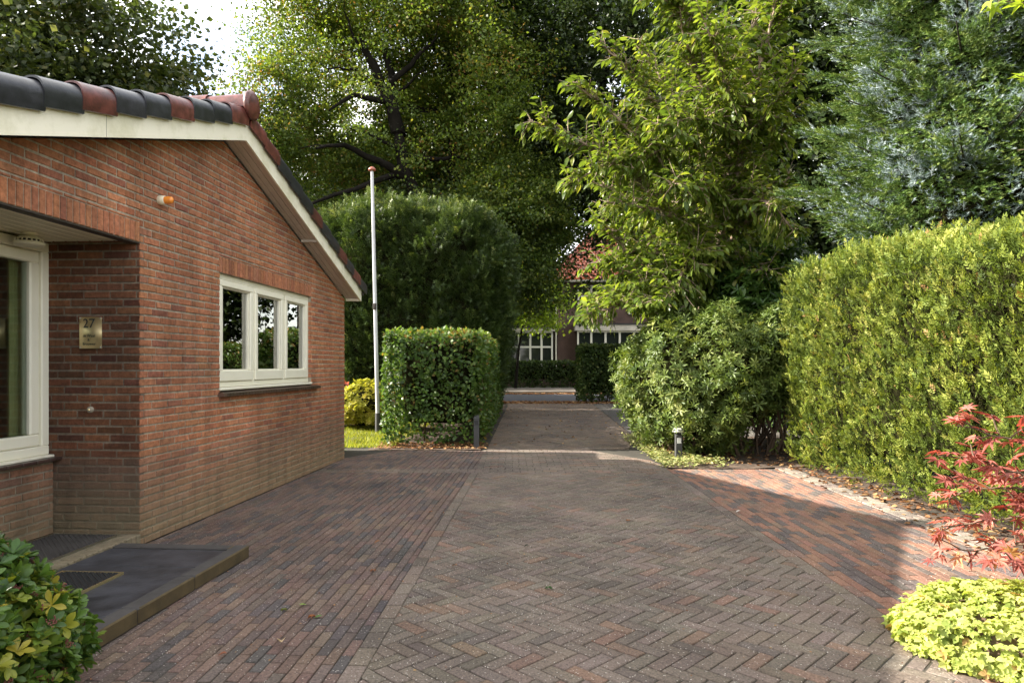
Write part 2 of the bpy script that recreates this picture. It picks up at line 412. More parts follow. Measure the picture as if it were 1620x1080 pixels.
M['thuja'] = leafmat('thuja', [(0, (.05, .075, .016)), (.45, (.13, .18, .03)), (.8, (.27, .31, .055)), (.96, (.36, .36, .09)), (1, (.34, .20, .08))], .3, .55, .25)
M['yew'] = leafmat('yew', [(0, (.025, .045, .012)), (.5, (.055, .09, .022)), (.85, (.14, .19, .055)), (1, (.24, .27, .09))], .2, .45, .35)
M['hornbeam'] = leafmat('hornbeam', [(0, (.04, .085, .018)), (.6, (.085, .15, .03)), (.93, (.16, .22, .05)), (1, (.25, .17, .05))], .35, .4, .45)
M['darkhedge'] = leafmat('darkhedge', [(0, (.03, .05, .015)), (.7, (.055, .09, .02)), (1, (.12, .14, .04))], .3, .45, .3)
M['rhodo'] = leafmat('rhodo', [(0, (.06, .10, .022)), (.5, (.12, .17, .035)), (.9, (.22, .26, .07)), (.985, (.28, .30, .09)), (1, (.5, .32, .05))], .25, .42, .35)
M['laurel'] = leafmat('laurel', [(0, (.05, .11, .02)), (.6, (.10, .2, .035)), (1, (.2, .3, .07))], .3, .3, .55)
M['cherry'] = leafmat('cherry', [(0, (.07, .12, .02)), (.5, (.15, .21, .035)), (.9, (.26, .31, .05)), (1, (.34, .34, .07))], .42, .35, .5)
M['beech'] = leafmat('beech', [(0, (.05, .08, .015)), (.45, (.11, .17, .03)), (.8, (.21, .26, .045)), (.96, (.33, .28, .06)), (1, (.30, .17, .06))], .45, .4, .5, vs=.5)
M['sycamore'] = leafmat('sycamore', [(0, (.045, .07, .022)), (.6, (.09, .12, .035)), (1, (.20, .19, .07))], .35, .45, .45, vs=.5)
M['darktree'] = leafmat('darktree', [(0, (.025, .045, .012)), (.6, (.05, .08, .02)), (1, (.11, .13, .04))], .3, .4, .45, vs=.5)
M['mapleyellow'] = leafmat('mapleyellow', [(0, (.05, .09, .02)), (.5, (.11, .16, .03)), (.85, (.2, .24, .045)), (1, (.42, .34, .07))], .42, .4, .4, vs=.8)
M['needle_green'] = leafmat('needle_green', [(0, (.04, .075, .022)), (.6, (.08, .13, .03)), (1, (.15, .19, .05))], .12, .5, .3)
M['needle_silver'] = leafmat('needle_silver', [(0, (.20, .28, .25)), (.6, (.34, .42, .42)), (1, (.5, .57, .58))], .08, .5, .3, tint=(1, 1, 1))
M['skimmia'] = leafmat('skimmia', [(0, (.04, .09, .02)), (.45, (.10, .18, .03)), (.8, (.28, .33, .045)), (.97, (.38, .33, .05)), (1, (.45, .38, .05))], .3, .35, .5, vs=8)
M['bud'] = plain('red_bud', (.16, .045, .035), .5, var=.4, scale=30.)
M['geranium'] = leafmat('geranium', [(0, (.26, .33, .07)), (.5, (.44, .50, .13)), (.93, (.62, .62, .20)), (1, (.5, .32, .12))], .35, .5, .3, vs=8)
M['acer'] = leafmat('acer', [(0, (.20, .05, .04)), (.5, (.42, .14, .11)), (.85, (.54, .25, .19)), (1, (.5, .28, .10))], .35, .4, .4, tint=(1, .5, .35), vs=8)
M['brightleaf'] = leafmat('brightleaf', [(0, (.16, .26, .03)), (.6, (.28, .38, .045)), (1, (.4, .45, .07))], .5, .4, .4, vs=6)
M['yellowshrub'] = leafmat('yellowshrub', [(0, (.2, .22, .03)), (.6, (.38, .36, .05)), (1, (.5, .42, .1))], .35, .5, .3)
M['grass'] = leafmat('grass', [(0, (.13, .17, .02)), (.6, (.27, .30, .03)), (1, (.42, .38, .08))], .35, .5, .3, vs=1.5)
M['litter'] = leafmat('litter', [(0, (.12, .05, .025)), (.5, (.26, .13, .06)), (1, (.42, .28, .13))], .15, .7, .2, tint=(1, .8, .6), vs=8)
M['cover'] = leafmat('cover', [(0, (.14, .17, .05)), (.6, (.27, .29, .10)), (1, (.4, .36, .16))], .25, .5, .3, vs=6)

# ------------------------------------------------------------------ camera, light, sky
EYE = 1.4
cam = bpy.data.cameras.new('camera'); cam.lens = 24; cam.sensor_width = 36; cam.shift_y = 38 / 1620; cam.clip_end = 2000; cam.clip_start = .05
co = link(bpy.data.objects.new('camera', cam)); co.location = (0, 0, EYE); co.rotation_euler = (PI / 2, 0, 0)
bpy.context.scene.camera = co
def at(u, v, d): return np.array([(u - 810) / 1080 * d, d, EYE - (v - 578) / 1080 * d])
LD = Vector((6.13, -.57, -3.95)).normalized()
sun = bpy.data.lights.new('sun', 'SUN'); sun.energy = 4.6; sun.angle = math.radians(.55); sun.color = (1., .93, .82)
so = link(bpy.data.objects.new('sun', sun)); so.rotation_euler = LD.to_track_quat('-Z', 'Y').to_euler(); so.location = (-20, 0, 20)
w = bpy.data.worlds.new('World'); bpy.context.scene.world = w; w.use_nodes = True; nt = w.node_tree
bg = nt.nodes['Background']; sky = N_(nt, 'ShaderNodeTexSky', sky_type='NISHITA'); sky.sun_disc = False
sky.sun_elevation = math.asin(-LD.z); sky.sun_rotation = math.atan2(-LD.x, -LD.y); sky.air_density = 1.; sky.dust_density = 1.5
tc = N_(nt, 'ShaderNodeTexCoord'); mp = N_(nt, 'ShaderNodeMapping'); mp.inputs['Scale'].default_value = (1, 1, 2.2); L_(nt, tc.outputs['Generated'], mp.inputs[0])
nz = noise(nt, 1.9, 6, .58, mp.outputs[0]); rr = ramp(nt, [(.40, (0.,)), (.62, (1.,))]); L_(nt, nz, rr.inputs[0])
L_(nt, mixc(nt, sky.outputs[0], (11.4, 11.1, 10.6), rr.outputs[0]), bg.inputs[0]); bg.inputs[1].default_value = .09
sc = bpy.context.scene
sc.view_settings.view_transform = 'Standard'; sc.view_settings.look = 'None'; sc.view_settings.gamma = 1; sc.view_settings.exposure = 2.05
sc.render.engine = 'CYCLES'; sc.cycles.use_denoising = True; sc.cycles.denoiser = 'OPENIMAGEDENOISE'
sc.cycles.max_bounces = 7; sc.cycles.diffuse_bounces = 4; sc.cycles.transparent_max_bounces = 12; sc.cycles.caustics_reflective = False; sc.cycles.caustics_refractive = False
sc.cycles.sample_clamp_indirect = 6
# ------------------------------------------------------------------ ground and paving
WA = .0747; CX, CY = -2.896, 5.32
def xw(y): return CX + WA * (y - CY)              # foot of the gable wall
def xl(y): return -.78 + .04 * (y - 3)            # left border row
mb = MB(); mb.add([(-300, -120, -.05), (300, -120, -.05), (300, 500, -.05), (-300, 500, -.05)], [(0, 1, 2, 3)])
tag(mb.build('ground', M['ground']), kind='structure')

def put_flat(u, v, h): return (u, v, h + .0030 * math.sin(u * 2.3 + 1.1 * math.sin(v * 1.1)) * math.sin(v * 1.9 + u) + .0015 * math.sin(u * 5.1 + v * 4.3))
def vary(c, s=.12):
    k = 1 + random.uniform(-s, s); return tuple(x * k * (1 + random.uniform(-.04, .04)) for x in c)
def pick(pal):
    r = random.random(); a = 0
    for wgt, c in pal:
        a += wgt
        if r <= a: return vary(c)
    return vary(pal[-1][1])
def rows(mb, region, ang, ox, oy, L, Wd, pal, gap=.006, half=.5, ht=.0012, z1=0., bev=.004, blotch=None):
    """running bond: bricks of L x Wd, long side along direction ang (from +y, clockwise)"""
    ca, sa = math.sin(ang), math.cos(ang)        # long direction
    def to(u, v): return (ox + u * sa + v * ca, oy - u * ca + v * sa)
    def fro(x, y): x -= ox; y -= oy; return (x * sa - y * ca, x * ca + y * sa)
    q = [fro(*p) for p in region]
    u0, u1 = min(p[0] for p in q), max(p[0] for p in q); v0, v1 = min(p[1] for p in q), max(p[1] for p in q)
    i = math.floor(u0 / Wd)
    while i * Wd < u1:
        off = (i % 2) * half * L + random.uniform(-.012, .012); j = math.floor((v0 - off) / L)
        wob = random.uniform(-.0015, .0015)
        while j * L + off < v1:
            ww = random.uniform(-.0022, .0022); a, b = i * Wd + gap / 2 + wob + ww, (i + 1) * Wd - gap / 2 + wob + ww * .5; c, d = j * L + off + gap / 2 + random.uniform(.001, .004), (j + 1) * L + off - gap / 2 - random.uniform(.001, .004)
            rt = random.uniform(-.004, .004); cm, cn = (a + b) / 2, (c + d) / 2
            P = [(cm + (p - cm) - rt * (s - cn), cn + (s - cn) + rt * (p - cm)) for p, s in ((a, c), (b, c), (b, d), (a, d))]
            pl = clip([to(*p) for p in P], region)
            if len(pl) > 2: 
                pal_ = pal
                if blotch is not None and blotch(pl[0]): pal_ = pal[::-1]
                mb.slab(pl, -.02, z1, put_flat, pick(pal_), random.random(), 0, bev, ht)
            j += 1
        i += 1
def herring(mb, region, w, pal, ox, oy, gap=.0075, ang=PI / 4, ht=.002, bev=.0045, L=.2):
    ca, sa = math.cos(ang), math.sin(ang)
    def to(p): return (ox + p[0] * ca - p[1] * sa, oy + p[0] * sa + p[1] * ca)
    def fro(p): x, y = p[0] - ox, p[1] - oy; return (x * ca + y * sa, -x * sa + y * ca)
    q = [fro(p) for p in region]
    s0, s1 = min(p[0] + p[1] for p in q), max(p[0] + p[1] for p in q); d0, d1 = min(p[0] - p[1] for p in q), max(p[0] - p[1] for p in q)
    x0, x1 = min(p[0] for p in region) - .3, max(p[0] for p in region) + .3; y0, y1 = min(p[1] for p in region) - .3, max(p[1] for p in region) + .3
    g = gap / 2
    for b in range(int(s0 / (2 * L)) - 2, int(s1 / (2 * L)) + 3):
        for a in range(int(d0 / (2 * w)) - 6, int(d1 / (2 * w)) + 6):
            X, Y = a * w + b * L, -a * w + b * L
            cx, cy = to((X, Y))
            if not (x0 - .3 < cx < x1 and y0 - .3 < cy < y1): continue
            for (A, B, C_, D_) in ((X, X + L, Y, Y + w), (X + L, X + L + w, Y, Y + L)):
                e = [random.uniform(-.0014, .0014) for _ in range(6)]
                pl = clip([to(p) for p in ((A + g + e[0], C_ + g + e[1]), (B - g + e[2], C_ + g + e[3]), (B - g + e[2], D_ - g + e[4]), (A + g + e[0], D_ - g + e[5]))], region)
                if len(pl) > 2: mb.slab(pl, -.02, random.uniform(-.002, .0005), put_flat, pick(pal), random.random(), 0, bev, ht)

P_A = [(.5, (.140, .096, .080)), (.27, (.118, .090, .080)), (.17, (.088, .076, .074)), (.06, (.16, .115, .088))]
P_B = [(.5, (.162, .130, .108)), (.32, (.150, .122, .10)), (.08, (.185, .125, .095)), (.10, (.132, .108, .09))]
P_C = [(.46, (.225, .125, .09)), (.18, (.18, .118, .092)), (.36, (.112, .092, .085))]
P_E = [(.5, (.17, .13, .10)), (.3, (.14, .11, .09)), (.2, (.12, .10, .09))]
P_K = [(.5, (.27, .225, .185)), (.5, (.20, .17, .145))]
# bedding sheet below all the pavers
mb = MB(); mb.add([(-3.6, -1.5, -.0085), (7, -1.5, -.0085), (7, 26.4, -.0085), (-3.6, 26.4, -.0085)], [(0, 1, 2, 3)])
tag(mb.build('bedding_sand', M['joint']), kind='structure')
Y0 = -.6
mb = MB()
herring(mb, [(xl(Y0) + .1, Y0), (2.0, Y0), (2.0, 8.95), (xl(8.95) + .1, 8.95)], .078, P_B, .02, .03)
rows(mb, [(xl(Y0), Y0), (xl(Y0) + .1, Y0), (xl(8.95) + .1, 8.95), (xl(8.95), 8.95)], math.atan(.04), xl(3), 3, .2, .1, P_B, gap=.007)
rows(mb, [(2.0, Y0), (2.1, Y0), (2.1, 9.25), (2.0, 9.25)], 0, 2.0, 0, .2, .1, P_B)
rows(mb, [(xw(8.95) + .02, 8.95), (2.0, 8.95), (2.0, 9.25), (xw(9.25) + .02, 9.25)], PI / 2, 0, 8.95, .2, .1, P_B)
# beyond the cross band and up to the road
rows(mb, [(-.47, 9.25), (2.1, 9.25), (2.3, 9.7), (2.05, 10.1), (1.9, 11.4), (-.47, 11.4)], PI / 2, 0, 9.25, .2, .1, P_B + P_E)
herring(mb, [(-.42, 11.4), (1.95, 11.4), (2.4, 13.4), (2.95, 25.2), (-.12, 25.2)], .08, P_E, 0, 0)
tag(mb.build('driveway', M['concrete_paver']), kind='structure')
mb = MB()
rows(mb, [(xw(Y0) + .01, Y0), (xl(Y0), Y0), (xl(8.95), 8.95), (xw(8.95) + .01, 8.95)], math.atan(.052), xl(3), 3, .195, .0625, P_A, gap=.0055, blotch=lambda p: math.sin(p[0] * 2.1 + math.sin(p[1] * 1.3) * 2) * math.sin(p[1] * 1.7 + p[0]) > .45)
rows(mb, [(xw(9.25) + .01, 9.25), (-.47, 9.25), (-.47, 11.25), (-2.0, 11.25), (-2.54, 10.35)], math.atan(.05), -.47, 9.25, .205, .066, P_A, gap=.006)
tag(mb.build('paved_strip', M['paver']), kind='structure')
mb = MB()
rows(mb, [(2.1, Y0), (3.575, Y0), (3.575, 9.22), (2.3, 9.25), (2.1, 9.25)], 0, 2.1, .05, .205, .068, P_C, gap=.005, blotch=lambda p: math.sin(p[0] * 3 + 1) * math.sin(p[1] * 1.9 + p[0]) > .35)
tag(mb.build('path', M['paver']), kind='structure')
mb = MB()
rows(mb, [(3.58, Y0), (3.8, Y0), (3.8, 9.3), (3.58, 9.3)], PI / 2, 3.58, 0, .22, .1, P_K, gap=.007, z1=.006)
tag(mb.build('kerb_row', M['paver']), kind='structure')
mb = MB()     # grey side apron beyond the rhododendron
rows(mb, [(2.42, 13.4), (7., 13.4), (7., 25.2), (2.97, 25.2)], PI / 2, 2.4, 13.4, .3, .3, [(1, (.10, .092, .084))], gap=.008)
tag(mb.build('apron', M['paver']), kind='structure')
# soil beds, lawn, road
def sheet(name, pts, z, m, n=24, amp=.02, seed=1):
    """a bumpy ground sheet over a 4-sided region"""
    a, b, c, d = [np.array(p) for p in pts]; V = []
    for i in range(n + 1):
        for j in range(n + 1):
            s, t = i / n, j / n; p = (a * (1 - s) + b * s) * (1 - t) + (d * (1 - s) + c * s) * t; V.append((p[0], p[1], 0))
    V = np.array(V); V[:, 2] = z + amp * fnoise(V, .8, seed)
    F = [(i * (n + 1) + j, (i + 1) * (n + 1) + j, (i + 1) * (n + 1) + j + 1, i * (n + 1) + j + 1) for i in range(n) for j in range(n)]
    me = arr_mesh(name, V, F, smooth=True); me.materials.append(m); return tag(link(bpy.data.objects.new(name, me)), kind='structure')
sheet('flower_bed', [(3.79, -1), (6.5, -1), (6.5, 9.8), (3.79, 9.8)], .0, M['soil'], 40, .02)
sheet('shrub_bed', [(2.12, 9.27), (5.2, 9.32), (5.2, 13.4), (2.4, 13.4)], .01, M['soil'], 30, .02)
sheet('hedge_bed', [(-2.4, 11.3), (-.52, 11.3), (-.2, 24.5), (-2.4, 24.5)], .01, M['soil'], 30, .015)
sheet('lawn_soil', [(-9, 11.6), (-2.0, 11.27), (-2.3, 24), (-9, 24)], .0, M['ground'], 30, .02)
mb = MB(); mb.box((-80, 26.3, -.2), (80, 35, -.03)); tag(mb.build('road', M['asphalt']), kind='structure')
mb = MB(); mb.box((-80, 35, -.2), (80, 35.15, .07), bev=.02); mb.box((-80, 35.15, -.2), (80, 41.2, .06)); tag(mb.build('pavement', M['pavement']), kind='structure')
mb = MB(); mb.box((-80, 25.2, -.2), (80, 26.3, -.002)); tag(mb.build('road_verge', M['soil']), kind='structure')

# lawn grass
def inpoly(P, poly):
    x, y = P[:, 0], P[:, 1]; ok = np.ones(len(P), bool)
    for i in range(len(poly)):
        a, b = poly[i], poly[(i + 1) % len(poly)]; ok &= ((b[0] - a[0]) * (y - a[1]) - (b[1] - a[1]) * (x - a[0])) >= 0
    return ok
blade = (np.array([(-.09, 0, 0), (.09, 0, 0), (0, 1, -.35)]), np.array([(0, 1, 2)]))
n = 42000; P = np.stack([rng.uniform(-6, -1.6, n), 10.3 + 7.2 * rng.random(n) ** 1.3, np.zeros(n)], 1)
P = P[inpoly(P, [(-2.52, 10.4), (-2.0, 11.3), (-1.9, 17.5), (-6, 17.5), (-6, 11.6), (-3.1, 11.6), (-2.9, 10.4)]) ]
n = len(P); D = nrm(np.stack([rng.normal(0, .45, n), rng.normal(0, .45, n), np.ones(n)], 1))
tag(scatter('grass', P, D, rng.normal(size=(n, 3)), rng.uniform(.04, .09, n), blade, M['grass'], None), kind='stuff')
# leaf litter under the shrubs and along the road
lit = t_leaf_tri(.3, .12, .15)
def litter(name, P, s0=.04, s1=.075):
    n = len(P); a = rng.uniform(0, 6.28, n); D = np.stack([np.cos(a), np.sin(a), rng.normal(0, .15, n)], 1); N = np.stack([rng.normal(0, .4, n), rng.normal(0, .4, n), np.ones(n)], 1)
    return tag(scatter(name, P, D, N, rng.uniform(s0, s1, n), lit, M['litter'], None), kind='stuff')
def rnd_rect(n, x0, x1, y0, y1, z=.012): return np.stack([rng.uniform(x0, x1, n), rng.uniform(y0, y1, n), np.full(n, z)], 1)
Pb = [rnd_rect(900, 2.5, 5.0, 9.4, 13, .03), rnd_rect(700, -2.3, -.45, 11.35, 12.2, .03)]
q = rnd_rect(620, 3.76, 4.15, 1.5, 9.4, .025); Pb.append(q)
q = rnd_rect(260, -.5, 2.8, 12, 25, .006); Pb.append(q)
q = rnd_rect(90, 3.5, 3.8, 3, 9.3, .012); Pb.append(q)
litter('leaf_litter', np.concatenate(Pb))
litter('roadside_leaf_litter', np.concatenate([rnd_rect(2200, -1, 7, 25.0, 26.6, .01), rnd_rect(1600, -4, 8, 33.5, 35, -.01)]), .07, .14)
q = rnd_rect(900, 2.0, 3.0, 9.3, 13.2, .03); e = np.hypot((q[:, 0] - 3.3) / 1.25, (q[:, 1] - 11.2) / 1.9); q = q[(e > .78) & (q[:, 0] + (q[:, 1] - 9.3) * -.02 > 2.05)]
n = len(q); a = rng.uniform(0, 6.28, n); q[:, 2] += rng.uniform(0, .06, n)
tag(scatter('ground_cover', np.repeat(q, 6, 0) + rng.normal(0, .035, (n * 6, 3)) * [1, 1, .5], rng.normal(size=(n * 6, 3)) * [1, 1, .3], np.array([[0, -.3, 1.]]).repeat(n * 6, 0), rng.uniform(.03, .06, n * 6), t_leaf_tri(.25), M['cover'], None, tilt=.5), kind='stuff')

q = rnd_rect(1500, -2.5, 3.5, 2.2, 11, .004); q = q[rng.random(len(q)) < .35 + .5 * (fnoise(q, 2., 8) > .3)]; n = len(q); a = rng.uniform(0, 6.28, n)
tag(scatter('drive_debris', q, np.stack([np.cos(a), np.sin(a), 0 * a + .05], 1), np.array([[0, 0, 1.]]).repeat(n, 0), rng.uniform(.006, .018, n), lit, M['litter'], None, tilt=.3), kind='stuff')
# single fallen leaves lying on the drive
def fallen(u, v, size, col, label, kind=0, curl=.3, rot=0):
    d = EYE * 1080 / (v - 578); p = at(u, v, d)
    V, F = (t_leaf_tri(.26, curl * .5, curl)) if kind == 0 else t_lobed(5, .4, 260, curl * .4)
    V = V.copy(); V[:, 2] += abs(V[:, 2].min()) + .012
    V[:, 2] *= .7; me = arr_mesh('fallen_leaf', V * size * (.9 if kind == 0 else .5), F, rnd=np.full(len(F), .5))
    m = leafmat('leaf_' + '_'.join(label.split()[:2]), [(0, col), (1, col)], .2, .6, .2, tint=(1, .9, .6)); me.materials.append(m)
    o = link(bpy.data.objects.new('fallen_leaf', me)); o.location = (p[0], p[1], .004); o.rotation_euler = (0, 0, rot)
    tag(o, label, 'leaf', 'fallen leaves on the drive')
fallen(446, 1026, .085, (.62, .48, .28), 'pale cream curled leaf upright on the red paving left of the drive', 0, .55, .4)
fallen(495, 978, .07, (.34, .13, .05), 'orange brown crumpled leaf with a green scrap beside it on the left paving', 1, .5, 1.)
fallen(510, 976, .05, (.10, .22, .05), 'tiny green leaf scrap touching the orange leaf on the left paving', 0, .2, 2.)
fallen(449, 967, .06, (.16, .18, .04), 'olive green withered leaf on the left paving near the grey landing', 1, .5, .3)
fallen(473, 959, .05, (.22, .34, .07), 'narrow bright green leaf right of the olive leaf on the left paving', 0, .2, -1.1)
fallen(359, 1038, .05, (.30, .11, .06), 'small red brown leaf nearest the kerb corner at the bottom of the left paving', 0, .4, 1.7)
fallen(592, 903, .07, (.28, .12, .06), 'brown dry leaf a little left of the herringbone edge', 1, .4, 2.5)
fallen(602, 859, .06, (.30, .14, .07), 'brown oval leaf on the left paving farther up than the dry one', 0, .4, 2.)
fallen(684, 812, .055, (.32, .13, .06), 'small orange leaf on the border row of the herringbone', 0, .4, 1.)
fallen(723, 898, .055, (.26, .14, .08), 'brown leaf inside the herringbone just right of its left border', 0, .4, .8)
fallen(866, 931, .075, (.06, .13, .04), 'dark green leaf alone in the middle of the herringbone', 1, .4, 4.)
fallen(837, 865, .05, (.05, .05, .03), 'blackish small leaf in the middle of the drive beyond the green one', 0, .4, 2.)
fallen(1172, 810, .06, (.62, .6, .55), 'whitish scrap of leaf on the shaded red path', 0, .3, 1.8)
fallen(995, 824, .06, (.33, .13, .04), 'rusty leaf on the herringbone in front of the shrub bed', 1, .4, 1.)
fallen(1000, 704, .05, (.1, .05, .03), 'dark leaf on the sunlit corner of the drive by the shrub bed', 0, .4, 1.)
# ------------------------------------------------------------------ the bungalow (local: x = outward, y = along the gable, z = up)
H = thing('bungalow', 'red brick bungalow with white gable board, black and red roof tiles and a recessed entrance', 'house', (CX, CY, 0), -math.atan(WA))
BH = .0622; BL = .216
def z_under(s): return 3.578 - .318 * abs(s - 1.315)
def put_g(u, v, h): return (h, u, v)              # gable plane: u = s, v = z, h = out
def put_b(t0):                                     # wall in the x-z plane facing the camera: u = t, v = z
    return lambda u, v, h: (u, -h, v)
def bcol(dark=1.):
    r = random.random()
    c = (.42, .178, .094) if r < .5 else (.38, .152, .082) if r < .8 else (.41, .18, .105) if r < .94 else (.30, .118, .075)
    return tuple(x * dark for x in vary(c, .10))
def courses(mb, region, put, z0=0., dark=1., ph=0., dv=0.):
    u0, u1 = min(p[0] for p in region), max(p[0] for p in region); v0, v1 = min(p[1] for p in region), max(p[1] for p in region)
    j = math.floor((v0 - z0) / BH)
    while z0 + j * BH < v1:
        rj = random.Random(j * 31 + 5)
        off = (j % 2) * BL * .5 + rj.choice([0, .25, .25, 0]) * BL + ph; i = math.floor((u0 - off) / BL)
        while i * BL + off < u1:
            g = random.uniform(.011, .015); a, b, c, d = i * BL + off, (i + 1) * BL + off - g, z0 + j * BH, z0 + (j + 1) * BH - random.uniform(.013, .0165)
            e = [random.uniform(-.0015, .0015) for _ in range(8)]
            pl = clip([(a + e[0], c + e[1]), (b + e[2], c + e[3]), (b + e[4], d + e[5]), (a + e[6], d + e[7])], region)
            if len(pl) > 2: mb.slab(pl, -.012, 0, put, bcol(dark * (1 + random.uniform(-dv, dv * .6))), random.random(), 0, .0035, .0025)
            i += 1
        j += 1
def soldiers(mb, s0, s1, z0, z1, put, wd=.0605, lean=0.):
    n = round((s1 - s0) / wd); wd = (s1 - s0) / n
    for i in range(n):
        a = s0 + i * wd; b = a + wd - .011
        mb.slab([(a, z0 + random.uniform(0, .003)), (b, z0 + random.uniform(0, .003)), (b + lean, z1 - .008), (a + lean, z1 - .008)], -.012, .0015, put, bcol(), random.random(), 0, .0035, .002)
W0, W1, WZ0, WZ1 = 1.236, 3.635, 1.185, 2.296        # window opening
PZ = 2.36; PS = -1.75                                # porch opening top, near end
SE = 4.985; SN = -2.30                               # wall ends
T = lambda s: z_under(s) - .005
mb = MB()
reg = [
 [(0, 0), (W0, 0), (W0, T(W0)), (0, T(0))],
 [(W0, 0), (W1, 0), (W1, WZ0 - .06), (W0, WZ0 - .06)],
 [(W0, WZ1 + .16), (W1, WZ1 + .16), (W1, T(W1)), (1.315, T(1.315)), (W0, T(W0))],
 [(W1, 0), (SE, 0), (SE, T(SE)), (W1, T(W1))],
 [(PS, PZ + .16), (0, PZ + .16), (0, T(0)), (PS, T(PS))],
 [(SN, 0), (PS, 0), (PS, T(PS)), (SN, T(SN))]]
for r_ in reg: courses(mb, r_, put_g)
soldiers(mb, W0, W1, WZ1, WZ1 + .16, put_g)
soldiers(mb, PS, 0, PZ, PZ + .16, put_g)
# mortar panels behind the bricks (and the reveals of the openings)
MC = (.40, .36, .29)
def mpanel(poly, put, h0=-.1, h1=-.0065): mb.slab(poly, h0, h1, put, MC, .5, 1, .0005)
for r_ in reg:
    if r_[0] == (0, 0): r_ = [(.09, 0), (W0, 0), (W0, T(W0)), (.09, T(.09))]; mb.slab([(.009, 0), (.09, 0), (.09, T(.09)), (.009, T(.009))], -.1, -.0065, put_g, MC, .5, 1, .0005)
    mpanel(r_, put_g)
mpanel([(W0, WZ1), (W1, WZ1), (W1, WZ1 + .16), (W0, WZ1 + .16)], put_g); mpanel([(PS, PZ), (0, PZ), (0, PZ + .16), (PS, PZ + .16)], put_g)
mpanel([(W0, WZ0 - .06), (W1, WZ0 - .06), (W1, WZ0), (W0, WZ0)], put_g, -.1, -.03)
for z_ in np.arange(0.0, WZ1 - BH, BH):            # brick ends in the window reveal
    if z_ > WZ0: mb.box((-.1, W1 - .004, z_), (-.008, W1 + .002, z_ + BH - .011), bcol(), .3)
mb.build('gable_wall', [M['brick'], M['brick']], H)
# return wall beside the entrance, facing the camera
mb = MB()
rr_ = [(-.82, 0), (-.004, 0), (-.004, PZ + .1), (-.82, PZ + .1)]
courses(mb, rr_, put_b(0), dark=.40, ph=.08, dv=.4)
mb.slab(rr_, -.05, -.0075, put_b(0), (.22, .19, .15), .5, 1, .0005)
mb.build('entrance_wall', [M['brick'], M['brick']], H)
# low wall under the entrance window
mb = MB()
lw = [(-2.2, .09), (-.02, .09), (-.02, .655), (-2.2, .655)]
def put_l(u, v, h): return (-.70 + h, u, v)
courses(mb, lw, put_l, z0=.09, dark=.85); mb.slab(lw, -.25, -.0065, put_l, MC, .5, 1, .0005)
mb.build('low_wall', [M['brick'], M['brick']], H)
# side wall round the far corner, back and near side walls
mb = MB()
def put_f(u, v, h): return (u, SE + h, v)
courses(mb, [(-3, 0), (-.004, 0), (-.004, 2.42), (-3, 2.42)], put_f); mb.slab([(-8, 0), (-.004, 0), (-.004, 2.42), (-8, 2.42)], -.12, -.0065, put_f, MC, .5, 1, .0005)
mb.box((-8.1, SN, 0), (-8, SE, 3), MC); mb.box((-8, SN - .1, 0), (-.1, SN, 2.5), MC)
mb.box((-8.1, SE + .01, 0), (-.42, 6.02, 2.72), (.38, .15, .1), .2, 0)        # rear annex hidden behind the gable
mb.build('side_wall', M['brick'], H)
# rooms seen through the panes
mb = MB()
mb.box((-3.6, .3, 0), (-3.5, SE - .12, 2.6)); mb.box((-3.5, .30, 0), (-.12, .40, 2.6)); mb.box((-3.5, .4, 2.5), (-.12, SE - .12, 2.56)); mb.box((-3.5, .4, .1), (-.12, SE - .12, .16))
mb.box((-3.5, SE - .2, 0), (-.12, SE - .125, 2.6))
mb.build('room', M['interior'], H)
mb = MB(); mb.box((-2.6, -2.2, .1), (-2.5, .28, 2.5)); mb.box((-2.5, .12, .1), (-.93, .2, 2.5)); mb.box((-2.5, -2.2, 2.45), (-.93, .2, 2.5)); mb.box((-2.5, -2.2, .1), (-.95, .2, .14))
mb.build('hall', M['inner_dark'], H)

def board_poly(mb, off_lo, off_hi, t0, t1, s_lo=-2.42, s_hi=5.10, m=0):
    """sloping board following both slopes of the gable"""
    for sgn, s_end in ((1, s_hi), (-1, s_lo)):
        a, b = (1.315, s_end)
        P = [(a, z_under(a) + off_lo), (b, z_under(b) + off_lo), (b, z_under(b) + off_hi), (a, z_under(a) + off_hi)]
        v = [(t0, s, z) for s, z in P] + [(t1, s, z) for s, z in P]
        mb.add(v, [(0, 1, 2, 3), (4, 7, 6, 5), (0, 4, 5, 1), (1, 5, 6, 2), (2, 6, 7, 3), (3, 7, 4, 0)], m=m)
mb = MB(); board_poly(mb, 0, .20, .205, .225)
for sgn in (1,):                                    # thin joint in the board
    s = -.72; mb.box((.2255, s, z_under(s) + .002), (.2262, s + .003, z_under(s) + .198), m=1)
mb.box((.0, 5.04, z_under(5.10) + .002), (.204, 5.099, z_under(5.10) + .06))
mb.build('gable_board', [M['white'], M['groove']], H)
mb = MB()
for k in range(3):                                  # soffit planks with grooves
    board_poly(mb, .018, .030, .001 + k * .068, .001 + k * .068 + .062, s_hi=5.04)
board_poly(mb, .026, .034, .0, .204, s_hi=5.04, m=1)
mb.box((.004, 3.26, z_under(3.26) - .010), (.200, 3.30, z_under(3.26) + .022))
mb.build('soffit', [M['soffit'], M['groove']], H)
